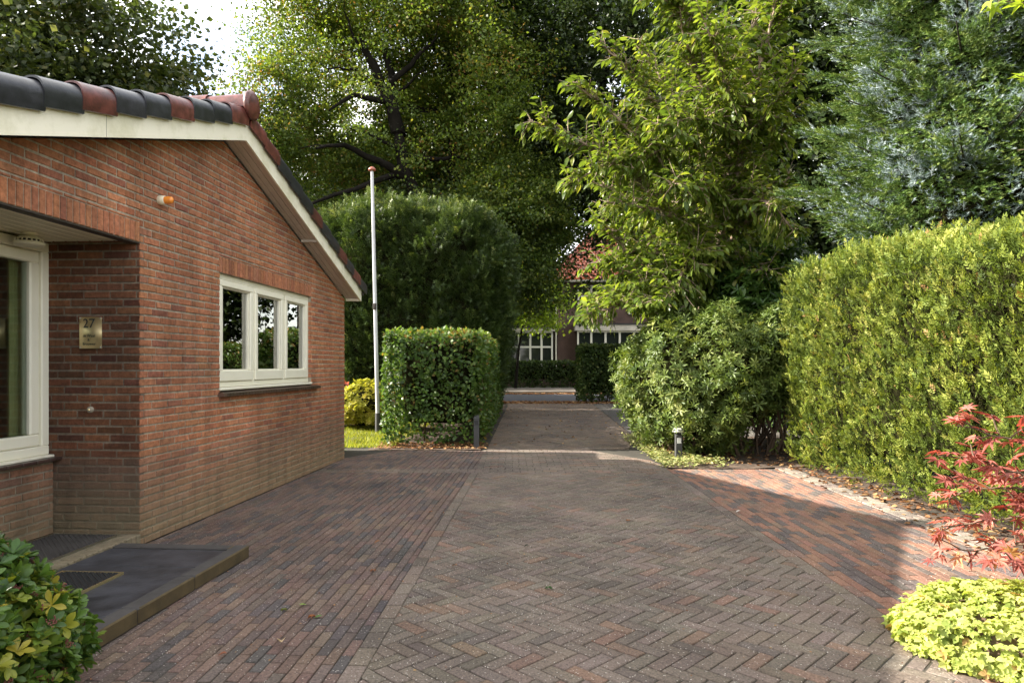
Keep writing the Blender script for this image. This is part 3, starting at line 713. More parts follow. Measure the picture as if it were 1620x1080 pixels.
# roof covering behind the verge
def tilecol(red): return vary((.115, .036, .030), .15) if red else vary((.022, .023, .029), .25)
REDS_F = {1, 2, 6, 9, 10}; REDS_N = {0, 3, 6, 9}
def tile_run():
    """(s_start, s_end, red) down each slope from the ridge"""
    out = []
    for i in range(12):
        a = 1.315 + .02 + i * .325
        if a + .3 < 5.35: out.append((a, a + .345, i in {0, 1, 5, 8, 10}))
    for i in range(12):
        a = 1.315 - .02 - i * .325
        if a - .3 > -2.7: out.append((a, a - .345, i in REDS_N))
    return out
mb = MB()
for a, b, red in tile_run():
    c = tilecol(red); prof = [(.262, -.035), (.266, .01), (.267, .055), (.264, .082), (.256, .106), (.243, .126), (.225, .141), (.20, .150), (.175, .151), (.15, .146), (.10, .128), (.04, .112)]
    inner = [(t - .014 if i < 3 else t, h - (.012 if i >= 3 else 0)) for i, (t, h) in enumerate(prof)]
    inner = [(t - .012 * max(0, 1 - abs(h) / .16), h - .012 * min(1, abs(h) / .13)) for t, h in prof]; V = []
    n = len(prof)
    for s, lift in ((a, .178), (b, .206), (b, .206)):
        for k, (t, h) in enumerate(prof if s == a or True else inner): V.append((t + (.004 if s == b else 0), s, z_under(s) + lift + h))
    V = V[:2 * n]
    for s, lift in ((a, .178), (b, .206)):
        for k, (t, h) in enumerate(inner): V.append((t, s, z_under(s) + lift + h))
    F = []
    for k in range(n - 1):
        F.append((k, k + 1, n + k + 1, n + k)); F.append((2 * n + k, 3 * n + k, 3 * n + k + 1, 2 * n + k + 1)); F.append((n + k, n + k + 1, 3 * n + k + 1, 3 * n + k)); F.append((k, 2 * n + k, 2 * n + k + 1, k + 1))
    F.append((0, n, 3 * n, 2 * n))
    mb.add(V, F, c, random.random(), 0, True)
vg = mb.build('verge', M['tile'], H)
vg.data.set_sharp_from_angle(angle=math.radians(50))
mb = MB()
for a, b, red in tile_run():
    for k in range(26):
        t1 = .05 - k * .3; t0 = t1 - .3; c = tilecol(random.random() < .3)
        V = []
        for s, lift in ((a, .255), (b, .285)):
            for q in range(7):
                f = q / 6; V.append((t1 - f * .3, s, z_under(s) + lift + .035 * math.sin(f * PI * 2 + .6)))
        V += [(t1 - q / 6 * .3, b, z_under(b) + .25) for q in range(7)]
        mb.add(V, [(q, q + 1, 8 + q, 7 + q) for q in range(6)] + [(7 + q, 8 + q, 15 + q, 14 + q) for q in range(6)], c, random.random(), 0, True)
board_poly(mb, .12, .20, -8.2, .19, s_hi=5.12)
mb.build('roof', M['tile'], H)
mb = MB()                                           # ridge with its end cap
zr = z_under(1.315) + .30
for k in range(20):
    x1 = .27 - k * .4; V = []; n = 9
    for x, r in ((x1, .125), (x1 - .42, .11)):
        for q in range(n):
            a = PI * (-.08 + 1.16 * q / (n - 1)); V.append((x, 1.315 + r * math.cos(a), zr + .02 + r * math.sin(a)))
    mb.add(V, [(q, q + 1, n + q + 1, n + q) for q in range(n - 1)], tilecol(True), random.random(), 0, True)
mb.lathe([(.0, .0), (.10, .0), (.132, -.012), (.142, -.03), (.132, -.06), (.11, -.07)], (.315, 1.315, zr + .035), 24, tilecol(True), axis='x')
mb.lathe([(.0, .02), (.05, .016), (.10, .0)], (.315, 1.315, zr + .035), 24, tilecol(True), axis='x')
mb.build('ridge', M['tile'], H)
mb = MB(); V = []                                   # gutter along the far eave
for x in (.23, -8):
    for q in range(9):
        a = PI + PI * q / 8; V.append((x, 5.185 + .062 * math.cos(a), z_under(5.1) + .16 + .062 * math.sin(a)))
mb.add(V, [(q, q + 1, 10 + q, 9 + q) for q in range(8)], smooth=True)
mb.add([V[q] for q in range(9)], [tuple(range(9))]); mb.build('gutter', M['kerbdark'], H)
# entrance ceiling
mb = MB()
for k in range(8):
    mb.box((-.80 + k * .1, PS, PZ + .012), (-.80 + k * .1 + .088, -.004, PZ + .03), bev=.004)
mb.box((-.82, PS, PZ + .02), (-.02, -.004, PZ + .05), m=1)
mb.build('entrance_ceiling', [M['ceiling'], M['groove']], H)
mb = MB(); mb.box((-.09, PS, PZ - .012), (-.006, -.002, PZ - .002)); mb.build('lintel', M['dark_steel'], H)

# windows
def frame_rect(mb, put, s0, s1, z0, z1, w, h0, h1, wb=None, bev=.005):
    """four profile bars round a rectangle"""
    wb = wb or w
    def bar(a, b, c, d):
        p, q = put(a, c, h0), put(b, d, h1); mb.box(p, q, bev=bev)
    bar(s0, s1, z1 - w, z1); bar(s0, s1, z0, z0 + wb); bar(s0, s0 + w, z0 + wb, z1 - w); bar(s1 - w, s1, z0 + wb, z1 - w)
mb = MB()
frame_rect(mb, put_g, W0, W1, WZ0, WZ1, .055, -.13, -.045)
th = (W1 - W0) / 3
for k in (1, 2): mb.box((-.13, W0 + th * k - .025, WZ0 + .055), (-.045, W0 + th * k + .025, WZ1 - .055), bev=.004)
mb.box((-.13, W0 - .0, WZ0 - .028), (.012, W1 + .0, WZ0 - .001), bev=.006)
win = mb.build('window', M['frame_white'], H); win['label'] = 'three-light cream window in the gable wall'
for k in range(3):
    a, b = W0 + th * k + (.057 if k == 0 else .027), W0 + th * (k + 1) - (.057 if k == 2 else .027)
    mb = MB(); frame_rect(mb, put_g, a, b, WZ0 + .06, WZ1 - .058, .062, -.12, -.028, .105, .008)
    frame_rect(mb, put_g, a + .062, b - .062, WZ0 + .165, WZ1 - .122, .012, -.11, -.055, None, .003)
    mb.build('casement', M['frame_white'], win)
    mb = MB(); mb.box((-.085, a + .065, WZ0 + .168), (-.079, b - .065, WZ1 - .125)); mb.build('pane', M['glass'], win)
mb = MB()                                           # brick sill: sloping glazed tiles on edge
n = 39; sw = (W1 - W0 + .22) / n
for i in range(n):
    a = W0 - .03 + i * sw; b = a + sw - .008; c = vary((.07, .045, .035), .25)
    V = [(-.04, a, WZ0 - .030), (-.04, b, WZ0 - .030), (.055, b, WZ0 - .052), (.055, a, WZ0 - .052), (-.04, a, WZ0 - .075), (-.04, b, WZ0 - .075), (.055, b, WZ0 - .085), (.055, a, WZ0 - .085)]
    mb.add(V, [(0, 3, 2, 1), (4, 5, 6, 7), (2, 3, 7, 6), (1, 2, 6, 5), (3, 0, 4, 7), (0, 1, 5, 4)], c, random.random())
mb.box((-.04, W0 - .028, WZ0 - .083), (.045, W0 - .03 + n * sw - .01, WZ0 - .055), (.3, .28, .24), .1)
sl = mb.build('sill', M['sill'], win)
# entrance window
mb = MB(); Q0, Q1, QZ0, QZ1 = -1.9, -.006, .705, PZ - .002
def put_e(u, v, h): return (-.775 + h, u, v)
frame_rect(mb, put_e, Q0, Q1, QZ0, QZ1, .075, -.08, .03, .07, .006)
mb.box((-.855, Q0, QZ0 - .02), (-.70, Q1, QZ0 - .001), bev=.004)
ew = mb.build('window', M['frame_white'], H); ew['label'] = 'tall cream window beside the entrance'
mb = MB(); frame_rect(mb, put_e, Q0 + .078, Q1 - .078, QZ0 + .073, QZ1 - .078, .09, -.07, .012, None, .01); mb.build('casement', M['frame_white'], ew)
mb = MB(); mb.box((-.80, Q0 + .165, QZ0 + .16), (-.794, Q1 - .165, QZ1 - .165)); mb.build('pane', M['clearglass'], ew)
mb = MB(); n = 15
for i in range(n):
    a = -2.0 + i * .1345; c = vary((.06, .035, .03), .3)
    mb.box((-.82, a, .66), (-.645 + random.uniform(-.004, .004), a + .126, .684), c, random.random(), bev=.005)
mb.build('sill', M['sill'], ew)
# curtain hanging inside the entrance window
V = []; n = 50
for i in range(n + 1):
    s = .06 - i / n * .30; x = -.89 + .014 * math.sin(i * .9)
    V += [(x, s, .74), (x, s, 2.3)]
mb = MB(); mb.add(V, [(2 * i, 2 * i + 2, 2 * i + 3, 2 * i + 1) for i in range(n)], smooth=True)
o = mb.build('curtain', M['curtain'], H)
# entrance step with a rowlock nosing
mb = MB()
n = 29
for i in range(n):
    a = -1.75 + i * .0603; mb.box((-.10, a, .0), (.012, a + .051, .092 + random.uniform(-.002, .002)), vary((.20, .15, .115), .15), random.random(), bev=.005)
mb.box((-.70, -1.75, 0), (-.0, -.003, .082), (.17, .15, .12)); mb.box((-.70, -1.75, .0), (-.105, -.004, .088), (.14, .12, .10), bev=.004)
mb.build('doorstep', M['brick'], H)

# -------- things on and by the house (house-local coordinates turned to the world)
HM = Matrix.Translation((CX, CY, 0)) @ Matrix.Rotation(-math.atan(WA), 4, 'Z')
HR = -math.atan(WA)
def hw(x, y, z): return HM @ Vector((x, y, z))
# landing
Lg = thing('entrance_landing', 'low dark tiled landing with a concrete kerb in front of the entrance', 'landing', hw(0, 0, 0), HR)
mb = MB()
js = [-.37, -.80 - .0, -1.67, -2.56]; js = [-.37, -.78, -1.66, -2.55]
for a, b in zip(js[:-1], js[1:]): mb.box((.02, b + .002, 0), (.885, a - .002, .078), bev=.004)
mb.build('floor_tile', M['slate'], Lg)
mb = MB()
for a, b in ((-.26, -.99), (-1.0, -1.56), (-1.57, -2.3), (-2.31, -3.0)): mb.box((.893, b, 0), (1.0, a, .09), bev=.008)
mb.box((.02, -.36, 0), (.89, -.262, .088), bev=.006)
kb = mb.build('kerb', M['kerbdark'], Lg)
kb.data.materials.append(M['moss'])
for p in kb.data.polygons:
    if p.normal.x > .6: p.material_index = 1
def lattice(mb, x0, x1, y0, y1, z0, z1, st, wd):
    """diagonal honeycomb grid of rubber bars inside a rim"""
    reg = [(x0, y0), (x1, y0), (x1, y1), (x0, y1)]
    for sg in (1, -1):
        k = -80
        while k < 80:
            c = k * st; k += 1
            ctr = ((x0 + x1) / 2, (y0 + y1) / 2); d = (.7071, .7071 * sg); n_ = (-d[1], d[0])
            P = [(ctr[0] + n_[0] * (c + e) + d[0] * L, ctr[1] + n_[1] * (c + e) + d[1] * L) for e, L in ((-wd, -2), (-wd, 2), (wd, 2), (wd, -2))]
            A = sum(P[i][0] * P[(i + 1) % 4][1] - P[(i + 1) % 4][0] * P[i][1] for i in range(4))
            if A < 0: P = P[::-1]
            pl = clip(P, reg)
            if len(pl) > 2: mb.slab(pl, z0, z1 - (.0007 if sg > 0 else 0), put_flat, bev=.0008)
mt = thing('doormat', 'black honeycomb rubber mat with a brass rim set in the dark landing', 'doormat', hw(.1, -1.6, .0785), HR)
mb = MB(); lattice(mb, .012, .40, -.10, .63, .001, .013, .028, .0035); mb.build('lattice', M['rubber'], mt)
mb = MB(); mb.box((0, -.11, 0), (.41, -.1, .016)); mb.box((0, .63, 0), (.41, .64, .016)); mb.box((0, -.1, 0), (.01, .63, .016)); mb.box((.4, -.1, 0), (.41, .63, .016)); mb.build('rim', M['brass'], mt)
mb = MB(); mb.box((.01, -.1, .0002), (.40, .63, .0012)); mb.build('backing', M['black'], mt)
mt = thing('doormat', 'pale worn honeycomb mat on the brick step inside the entrance recess', 'doormat', hw(-.64, -1.3, .0895), HR)
mb = MB(); lattice(mb, .01, .50, .0, 1.2, .001, .012, .030, .0045); mb.build('lattice', M['kerbdark'], mt)
mb = MB(); mb.box((0, -.012, 0), (.51, -.002, .014)); mb.box((0, 1.202, 0), (.51, 1.212, .014)); mb.box((-.004, -.002, 0), (.008, 1.202, .014)); mb.box((.502, -.002, 0), (.512, 1.202, .014)); mb.build('rim', M['steel'], mt)

# house number plate (curved brass sheet)
px, pz = -.40, 1.655
pl = thing('house_sign', 'curved brass plate with house number 27 beside the entrance', 'house sign', hw(px, 0, pz), HR)
mb = MB(); V = []; n = 12; w2, h2 = .092, .123
for i in range(n + 1):
    f = i / n * 2 - 1; x = f * w2; y = -.012 - .020 * (1 - f * f)
    V += [(x, y, -h2), (x, y, h2), (x, y + .002, -h2), (x, y + .002, h2)]
F = []
for i in range(n):
    b = 4 * i; F += [(b, b + 4, b + 5, b + 1), (b + 2, b + 3, b + 7, b + 6), (b, b + 2, b + 6, b + 4), (b + 1, b + 5, b + 7, b + 3)]
mb.add(V, F, smooth=True); mb.build('plate', M['brass'], pl)
for sx in (-1, 1):
    for sz in (-1, 1):
        mb = MB(); mb.lathe([(0, -.02), (.006, -.018), (.007, -.014), (.007, .0)], (sx * .083, 0, sz * .114), 10, axis='y'); mb.build('screw', M['steel'], pl)
def text(s, size, x, z, y, parent, name='lettering', mat='black'):
    cu = bpy.data.curves.new(name, 'FONT'); cu.body = s; cu.size = size; cu.align_x = 'CENTER'; cu.align_y = 'CENTER'; cu.extrude = .0006
    ob = bpy.data.objects.new(name, cu); C.objects.link(ob); dg = bpy.context.evaluated_depsgraph_get(); me = bpy.data.meshes.new_from_object(ob.evaluated_get(dg)); bpy.data.objects.remove(ob)
    me.materials.clear(); me.materials.append(M[mat])
    for v in me.vertices:                           # stand it up and follow the curve of the plate
        X, Z = v.co.x + x, v.co.y + z; f = X / w2; v.co = (X, y - .020 * (1 - f * f) + v.co.z * -1, Z)
    return link(bpy.data.objects.new(name, me), parent)
text('27', .10, 0, .070, -.0145, pl); text('de Waal', .030, 0, -.024, -.0145, pl); text('&', .028, 0, -.056, -.0145, pl); text('Brouwer', .030, 0, -.088, -.0145, pl)
kn = thing('doorbell', 'small round bell push on the brick under the number plate', 'doorbell', hw(-.405, 0, 1.055), HR)
mb = MB(); mb.lathe([(0, -.022), (.018, -.022), (.024, -.016), (.026, 0)], k=18, axis='y'); mb.build('housing', M['inner_sill_tone'], kn)
mb = MB(); mb.lathe([(0, -.03), (.008, -.029), (.010, -.02)], k=14, axis='y'); mb.build('button', M['brass'], kn)
# orange alarm light on the gable
k_ = -.512; d_ = 3.293 / (.0747 - (252 - 810) / 1080); s_ = (d_ - CY) / .9972
al = thing('alarm_light', 'small orange alarm light with a cream base on the gable wall', 'alarm light', hw(0, s_, EYE + (578 - 317) / 1080 * d_), HR)
mb = MB(); mb.lathe([(.036, 0), (.038, .02), (.036, .05), (.030, .052)], k=20, axis='x'); mb.build('base', M['cream'], al)
mb = MB(); mb.lathe([(.030, .05), (.031, .085), (.029, .088), (.029, .098), (.024, .112), (.0, .118)], k=20, axis='x'); mb.build('lens', M['orange'], al)
# round vent hanging from the entrance ceiling
vt = thing('ceiling_vent', 'round white slotted vent under the entrance ceiling', 'ceiling vent', hw(-.62, -.36, PZ + .012), HR)
mb = MB(); mb.lathe([(.05, 0), (.055, -.012), (.03, -.018), (.03, -.03)], k=28); mb.build('neck', M['ceiling'], vt)
mb = MB(); mb.lathe([(.0, -.028), (.06, -.028), (.075, -.04), (.078, -.05)], k=32); mb.lathe([(.0, -.095), (.085, -.095), (.098, -.088), (.100, -.075), (.09, -.066)], k=32)
for i in range(18):
    a = 2 * PI * i / 18; c_, s__ = math.cos(a), math.sin(a); mb.tube([(.082 * c_, .082 * s__, -.045), (.09 * c_, .09 * s__, -.072)], .0055, 5)
mb.build('grille', M['frame_white'], vt)
mb = MB(); mb.lathe([(.06, -.04), (.065, -.09)], k=24); mb.build('core', M['black'], vt)
# things on the window board inside
def s_of(u): k = (u - 810) / 1080; return (3.293 / (.0747 - k) - CY) / .9972
fp = thing('flower_pot', 'red plant pot on the inner sill of the gable window', 'plant pot', hw(-.24, W0 + th * 1.36, WZ0 + .13), HR)
mb = MB(); mb.box((-.08, -.17, 0), (.08, .17, .18), bev=.012); mb.box((-.088, -.178, .15), (.088, .178, .185), bev=.008); mb.build('pot', M['redpot'], fp)
n = 60; P = np.stack([rng.uniform(-.05, .05, n), rng.uniform(-.14, .14, n), np.full(n, .18)], 1); D = nrm(np.stack([rng.normal(0, .35, n), rng.normal(0, .5, n), np.ones(n)], 1))
scatter('foliage', P, D, rng.normal(size=(n, 3)), rng.uniform(.12, .4, n), t_leaf_tri(.10), M['laurel'], fp)
bd = thing('inner_sill', 'pale shelf board behind the gable window', 'shelf', hw(0, 0, 0), HR)
mb = MB(); mb.box((-.45, W0, WZ0 + .09), (-.14, W1, WZ0 + .125), bev=.004); mb.build('board', M['frame_white'], bd)
sg = thing('stained_glass_panel', 'leaded glass panel with a round medallion hanging in the left window light', 'glass panel', hw(-.155, W0 + .46, WZ0 + .57), HR)
mb = MB()
def fr(a, b, c, d, w): frame_rect(mb, lambda u, v, h: (h, u, v), a, b, c, d, w, -.005, .005, None, .001)
fr(-.24, .24, -.24, .24, .012); fr(-.17, .17, -.17, .17, .008)
for q in (-.17, 0, .17):
    mb.box((-.004, q - .003, -.24), (.004, q + .003, .24)) if q else None
    mb.box((-.0035, -.24, q - .003), (.0035, .24, q + .003))
mb.tube([(0, .12 * math.cos(a), .12 * math.sin(a)) for a in np.linspace(0, 2 * PI, 33)], .007, 6, cap=False); mb.tube([(0, .045 * math.cos(a), .045 * math.sin(a)) for a in np.linspace(0, 2 * PI, 25)], .005, 6, cap=False)
for i in range(6): a = i * PI / 3; mb.tube([(0, .045 * math.cos(a), .045 * math.sin(a)), (0, .12 * math.cos(a), .12 * math.sin(a))], .004, 5, cap=False)
mb.build('leading', M['black'], sg)
m_, nt_, b_ = new_mat('amber_glass'); b_.inputs['Base Color'].default_value = (.5, .45, .12, 1); b_.inputs['Alpha'].default_value = .35; b_.inputs['Roughness'].default_value = .2
mb = MB(); mb.box((-.001, -.235, -.235), (.001, .235, .235)); mb.build('pane', m_, sg)
for q in (-.2, .2): mb = MB(); mb.tube([(0, q, .24), (0, q, .55)], .002, 5); mb.build('chain', M['black'], sg)

# flagpole
fpz = thing('flagpole', 'slim white flagpole with a red brown cap standing on the lawn behind the house', 'flagpole', (-2.77, 14.1, 0))
mb = MB(); mb.tube([(0, 0, .28), (-.055, 0, 2.6), (-.12, 0, 5.42)], [.042, .038, .030], 14); mb.build('mast', M['pole'], fpz)
mb = MB(); mb.lathe([(.0, .12), (.04, .11), (.075, .075), (.078, .045), (.055, .03), (.0, .03)], (-.12, 0, 5.38), 20); mb.build('cap', M['redwood'], fpz)
mb = MB(); mb.tube([(0, 0, -.05), (0, 0, .42)], .055, 14); mb.build('base', M['bollard'], fpz)
mb = MB(); mb.box((-.02, -.075, 2.55), (-.0 - .09, -.04, 2.68), bev=.008); mb.tube([(-.055, -.075, 2.56), (-.055, -.085, 2.62), (-.055, -.075, 2.67)], .006, 6); mb.build('cleat', M['dark_steel'], fpz)

def bollard(x, y, label, h=.56, lamp=False):
    b = thing('bollard', label, 'bollard light', (x, y, 0), group='low bollards along the drive')
    mb = MB(); w_ = .045
    V = [(-w_, -w_, -.02), (w_, -w_, -.02), (w_, w_, -.02), (-w_, w_, -.02), (-w_, -w_, h - .05), (w_, -w_, h - .05), (w_, w_, h), (-w_, w_, h)]
    mb.add(V, [(0, 3, 2, 1), (4, 5, 6, 7), (0, 1, 5, 4), (1, 2, 6, 5), (2, 3, 7, 6), (3, 0, 4, 7)]); mb.build('post', M['bollard'], b)
    mb = MB(); mb.box((-.030, -w_ - .004, h - .16), (.030, -w_ - .001, h - .08), bev=.001); mb.build('light_window', M['lampglass'] if lamp else M['black'], b)
    if lamp:
        mb = MB(); mb.lathe([(.0, .06), (.07, .055), (.085, .02), (.08, .0), (0, 0)], (0, 0, h), 20); mb.build('lamp_head', M['lampglass'], b)
bollard(-.60, 11.55, 'dark slant-topped bollard at the corner of the clipped hornbeam hedge')
bollard(2.45, 10.05, 'short grey bollard with a white lamp head in front of the rhododendron', .42, True)
# ------------------------------------------------------------------ vegetation
def rbox(n, half, r, bottom=False):
    """points and normals on a rounded box (no underside)"""
    hx, hy, hz = half; A = np.array([hy * hz, hy * hz, hx * hz, hx * hz, hx * hy] + ([hx * hy] if bottom else [])); f = rng.choice(len(A), n, p=A / A.sum())
    p = rng.uniform(-1, 1, (n, 3)) * half
    for k, (ax, s) in enumerate(((0, -1), (0, 1), (1, -1), (1, 1), (2, 1), (2, -1))):
        m = f == k; p[m, ax] = s * half[ax]
    q = np.clip(p, -(np.array(half) - r), np.array(half) - r); N = nrm(p - q); return q + r * N, N
def core_box(name, c, half, r, parent, amp=.05, seed=3, taper=None):
    """lumpy inner twig mass"""
    n = 26; g = np.linspace(-1, 1, n); V = []; F = []
    def face(ax, s):
        b = len(V)
        for a in g:
            for d in g:
                p = np.zeros(3); p[ax] = s; p[(ax + 1) % 3] = a; p[(ax + 2) % 3] = d; V.append(p * half)
        for i in range(n - 1):
            for j in range(n - 1):
                q = (b + i * n + j, b + (i + 1) * n + j, b + (i + 1) * n + j + 1, b + i * n + j + 1); F.append(q if s > 0 else q[::-1])
    for ax in range(3):
        for s in (-1, 1): face(ax, s)
    V = np.array(V); hh = np.array(half); q = np.clip(V, -(hh - r), hh - r); N = nrm(V - q + 1e-6); V = q + N * r
    V = V + N * (amp * fnoise(V + np.array(c), .8, seed))[:, None]
    V[:, 2] = np.maximum(V[:, 2], -half[2]); V += c
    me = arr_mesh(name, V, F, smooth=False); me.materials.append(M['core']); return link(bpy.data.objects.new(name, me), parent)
def core_blob(name, c, rad, parent, amp=.08, seed=3, mat='core', zmin=0.):
    V = []; F = []; n, k = 22, 36
    for i in range(n + 1):
        a = PI * i / n
        for j in range(k): b = 2 * PI * j / k; V.append((math.sin(a) * math.cos(b), math.sin(a) * math.sin(b), math.cos(a)))
    for i in range(n):
        for j in range(k): F.append((i * k + j, (i + 1) * k + j, (i + 1) * k + (j + 1) % k, i * k + (j + 1) % k))
    V = np.array(V); N = V.copy(); V = V * rad * (1 + amp * fnoise(V * rad + c, .9, seed))[:, None] + c; V[:, 2] = np.maximum(V[:, 2], zmin)
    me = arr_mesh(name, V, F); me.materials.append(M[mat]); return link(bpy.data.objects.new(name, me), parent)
def stems(name, c, half, n, parent, mat='twig', h=1.2, r=.012, seed=1, spread=.3):
    T_ = []; R_ = random.Random(seed)
    for _ in range(n):
        x, y = c[0] + R_.uniform(-1, 1) * half[0], c[1] + R_.uniform(-1, 1) * half[1]; p = [np.array([x, y, 0.])]
        for k in range(4): p.append(p[-1] + np.array([R_.uniform(-spread, spread) * .4, R_.uniform(-spread, spread) * .4, h / 4]))
        tubes_obj(name, [(p, np.linspace(r * R_.uniform(.7, 1.5), r * .4, 5))], M[mat], parent, 5)

blade_s = (np.array([(-.10, 0, 0), (.10, 0, 0), (.06, .6, .05), (-.06, .6, .05), (0, 1, 0)])[[0, 1, 2, 3]], np.array([(0, 1, 2, 3)]))
T_THUJA = t_sprig(5, t_diamond(.2, .02), 42, True, 2, .42, .25)
T_YEW = t_sprig(8, t_diamond(.15, .02), 50, True, 4, .30, .1)
needle = (np.array([(-.05, 0, 0), (.05, 0, 0), (0, 1, 0)]), np.array([(0, 1, 2)]))
def t_brush(n, seed, bl=.3, ang=50, flat=.5, w=.06):
    r = np.random.default_rng(seed); P = []; nd = (np.array([(-w, 0, 0), (w, 0, 0), (0, 1, 0)]), np.array([(0, 1, 2)]))
    for i in range(n):
        y = i / n * .85; a = r.uniform(0, 6.28); A = math.radians(ang + r.uniform(-12, 12)); v = np.array([math.sin(A) * math.cos(a), math.cos(A), abs(math.sin(A) * math.sin(a)) * flat + .12])
        P.append((nd[0], nd[1], frame(v, r.normal(size=3)), (0, y, 0), bl * r.uniform(.8, 1.15) * (1.1 - .45 * y)))
    V = np.array([(-.02, 0, 0), (.02, 0, 0), (0, .9, 0)]); P.append((V, np.array([(0, 1, 2)]), np.eye(3), (0, 0, 0), 1.))
    return compose(P)
T_SPR = t_brush(18, 5, w=.085)

# ---- thuja hedge on the right
def hedge_noise_push(P, N, amp, sc, seed, vert=1.): 
    Q = P.copy(); Q[:, 2] *= vert; return P + N * (amp * fnoise(Q, sc, seed))[:, None]
tj = thing('thuja_hedge', 'tall bright yellow-green conifer hedge along the right side of the path', 'hedge', (4.54, 3.6, 0))
hx, hy, hz = .66, 6.1, 1.38
cc = np.array([0, 0, 1.38])
P, N = rbox(100000, (hx, hy, hz), .28); keep = (N[:, 0] < .3) | (P[:, 2] > 1.0); P, N = P[keep], N[keep]
# individual plants: columns with grooves between
col_w = np.abs(np.sin((P[:, 1] + .08 * np.sin(P[:, 2] * 4)) * PI / .62)) ** .5
P = P + N * ((col_w - .75) * .11)[:, None]; P = hedge_noise_push(P, N, .10, .55, 11, .5); P = hedge_noise_push(P, N, .06, .22, 12, .6)
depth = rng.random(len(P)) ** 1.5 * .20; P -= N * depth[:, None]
P[:, 2] += (.07 * np.sin(P[:, 1] * 1.7 + 1) - .05 * np.clip(5.4 - P[:, 1], 0, 8)) * np.clip((P[:, 2] + .2) / 1.2, 0, 1)
low = rng.random(len(P)) < np.clip((P[:, 2] + hz) / .15, .45, 1); P, N, depth = P[low], N[low], depth[low]
D = nrm(N * .5 + rng.normal(0, .36, P.shape) + np.array([0, 0, .65])); R_ = np.clip(.68 + .2 * fnoise(P, .5, 5) + rng.normal(0, .17, len(P)) - depth * 3.6, 0, .96); hol = (fnoise(P * [1, 1, .45], .42, 14) > 1.15) & (rng.random(len(P)) < .8); P, N, D, R_ = P[~hol], N[~hol], D[~hol], R_[~hol]  # deeper sprays get darker leaf colour, painting in the shade inside the hedge
R_[(rng.random(len(P)) < .006) | ((fnoise(P, .7, 21) > 1.35) & (rng.random(len(P)) < .4))] = 1.
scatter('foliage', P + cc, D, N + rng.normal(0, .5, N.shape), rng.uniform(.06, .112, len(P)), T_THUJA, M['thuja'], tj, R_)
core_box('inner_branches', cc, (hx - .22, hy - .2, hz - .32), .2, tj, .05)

# ---- clipped hornbeam hedge left of the drive
def leafy_hedge(name, label, loc, rz, half, r, n, size, tmpl, mat, seed, thick=.16, base_gap=.3, core_in=.22, stem_n=40, dark=0., group=None, amp=.04, thin=0.):
    t = thing(name, label, 'hedge', loc, rz, group); c = np.array([0, 0, half[2]])
    P, N = rbox(n, half, r); P = hedge_noise_push(P, N, amp, .45, seed); dp = rng.random(n) ** 1.4 * thick; P -= N * dp[:, None]
    z = P[:, 2] + half[2]; g = fnoise(P, .5, seed + 5)
    keep = (rng.random(n) < np.clip(z / base_gap, .06, 1)) & ((g < 1.0 - thin) | (rng.random(n) < .25)); P, N, dp = P[keep], N[keep], dp[keep]
    D = nrm(N * .5 + rng.normal(0, .6, P.shape) + np.array([0, 0, -.1])); NN = N + rng.normal(0, .45, N.shape) + np.array([0, 0, .35])
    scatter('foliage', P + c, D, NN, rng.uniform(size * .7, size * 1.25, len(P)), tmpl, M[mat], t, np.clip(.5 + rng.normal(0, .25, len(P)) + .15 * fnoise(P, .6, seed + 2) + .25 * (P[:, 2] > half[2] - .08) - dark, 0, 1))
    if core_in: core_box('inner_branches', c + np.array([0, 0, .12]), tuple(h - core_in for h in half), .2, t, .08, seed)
    stems('stem', (0, 0), (half[0] - .12, half[1] - .12), stem_n, t, h=half[2] * 1.2, r=.016, seed=seed)
    return t
leafy_hedge('hornbeam_hedge', 'head-high clipped leafy hedge block with a squared corner on the left of the drive', (-1.26, 16.2, 0), -.024, (.86, 4.6, 1.0), .14, 46000, .075, t_diamond(.36, .06), 'hornbeam', 31, amp=.06, thin=.25, core_in=.26)
leafy_hedge('garden_hedge', 'long green boundary hedge standing behind the rhododendron', (5.9, 19., 0), 0, (.6, 5.4, 1.05), .15, 22000, .09, t_diamond(.36, .06), 'hornbeam', 35, core_in=.24)
leafy_hedge('clipped_hedge', 'dark square clipped hedge block at the right end of the drive by the road', (4.1, 26.6, 0), 0, (1.5, .85, 1.08), .15, 15000, .12, t_diamond(.32, .06), 'darkhedge', 41, base_gap=.5)
leafy_hedge('roadside_hedge', 'long low dark hedge across the road in front of the brick house', (1., 42.1, 0), 0, (9., .6, .82), .12, 30000, .14, t_diamond(.34, .06), 'darkhedge', 51, thin=.5, core_in=.42, base_gap=.5, dark=.2)

# ---- big clipped yew
yw = thing('yew_shrub', 'huge dark clipped yew with a rounded mushroom top behind the flagpole', 'yew', (-2.5, 19.2, 0))
half = np.array([2.28, 2.4, 2.62]); c = np.array([0, 0, 2.75])
P, N = rbox(60000, half, 1.15, False)
def yew_shape(P):
    z = P[:, 2] + half[2]; k = 1 + .10 * np.clip((z - 1.8) / 2.4, 0, 1) - .10 * np.clip((1.7 - z) / 1.7, 0, 1); Q = P.copy(); Q[:, :2] *= k[:, None]; Q[:, 2] += .25 * np.clip((z - 4.2), 0, 1) * (1 - (P[:, 0] / 2.6) ** 2) - .22 * np.clip(P[:, 0] / 2.3, 0, 1) * (z > 3.5); return Q
P = yew_shape(P); P = hedge_noise_push(P, N, .20, 1.1, 61); P = hedge_noise_push(P, N, .07, .4, 62); dp = rng.random(len(P)) ** 1.3 * .3; P -= N * dp[:, None]
gp = fnoise(P, .9, 64); keep = (gp < .85) | (rng.random(len(P)) < .3); P, N, dp = P[keep], N[keep], dp[keep]
D = nrm(N * .55 + rng.normal(0, .4, P.shape) + np.array([0, 0, .55]))
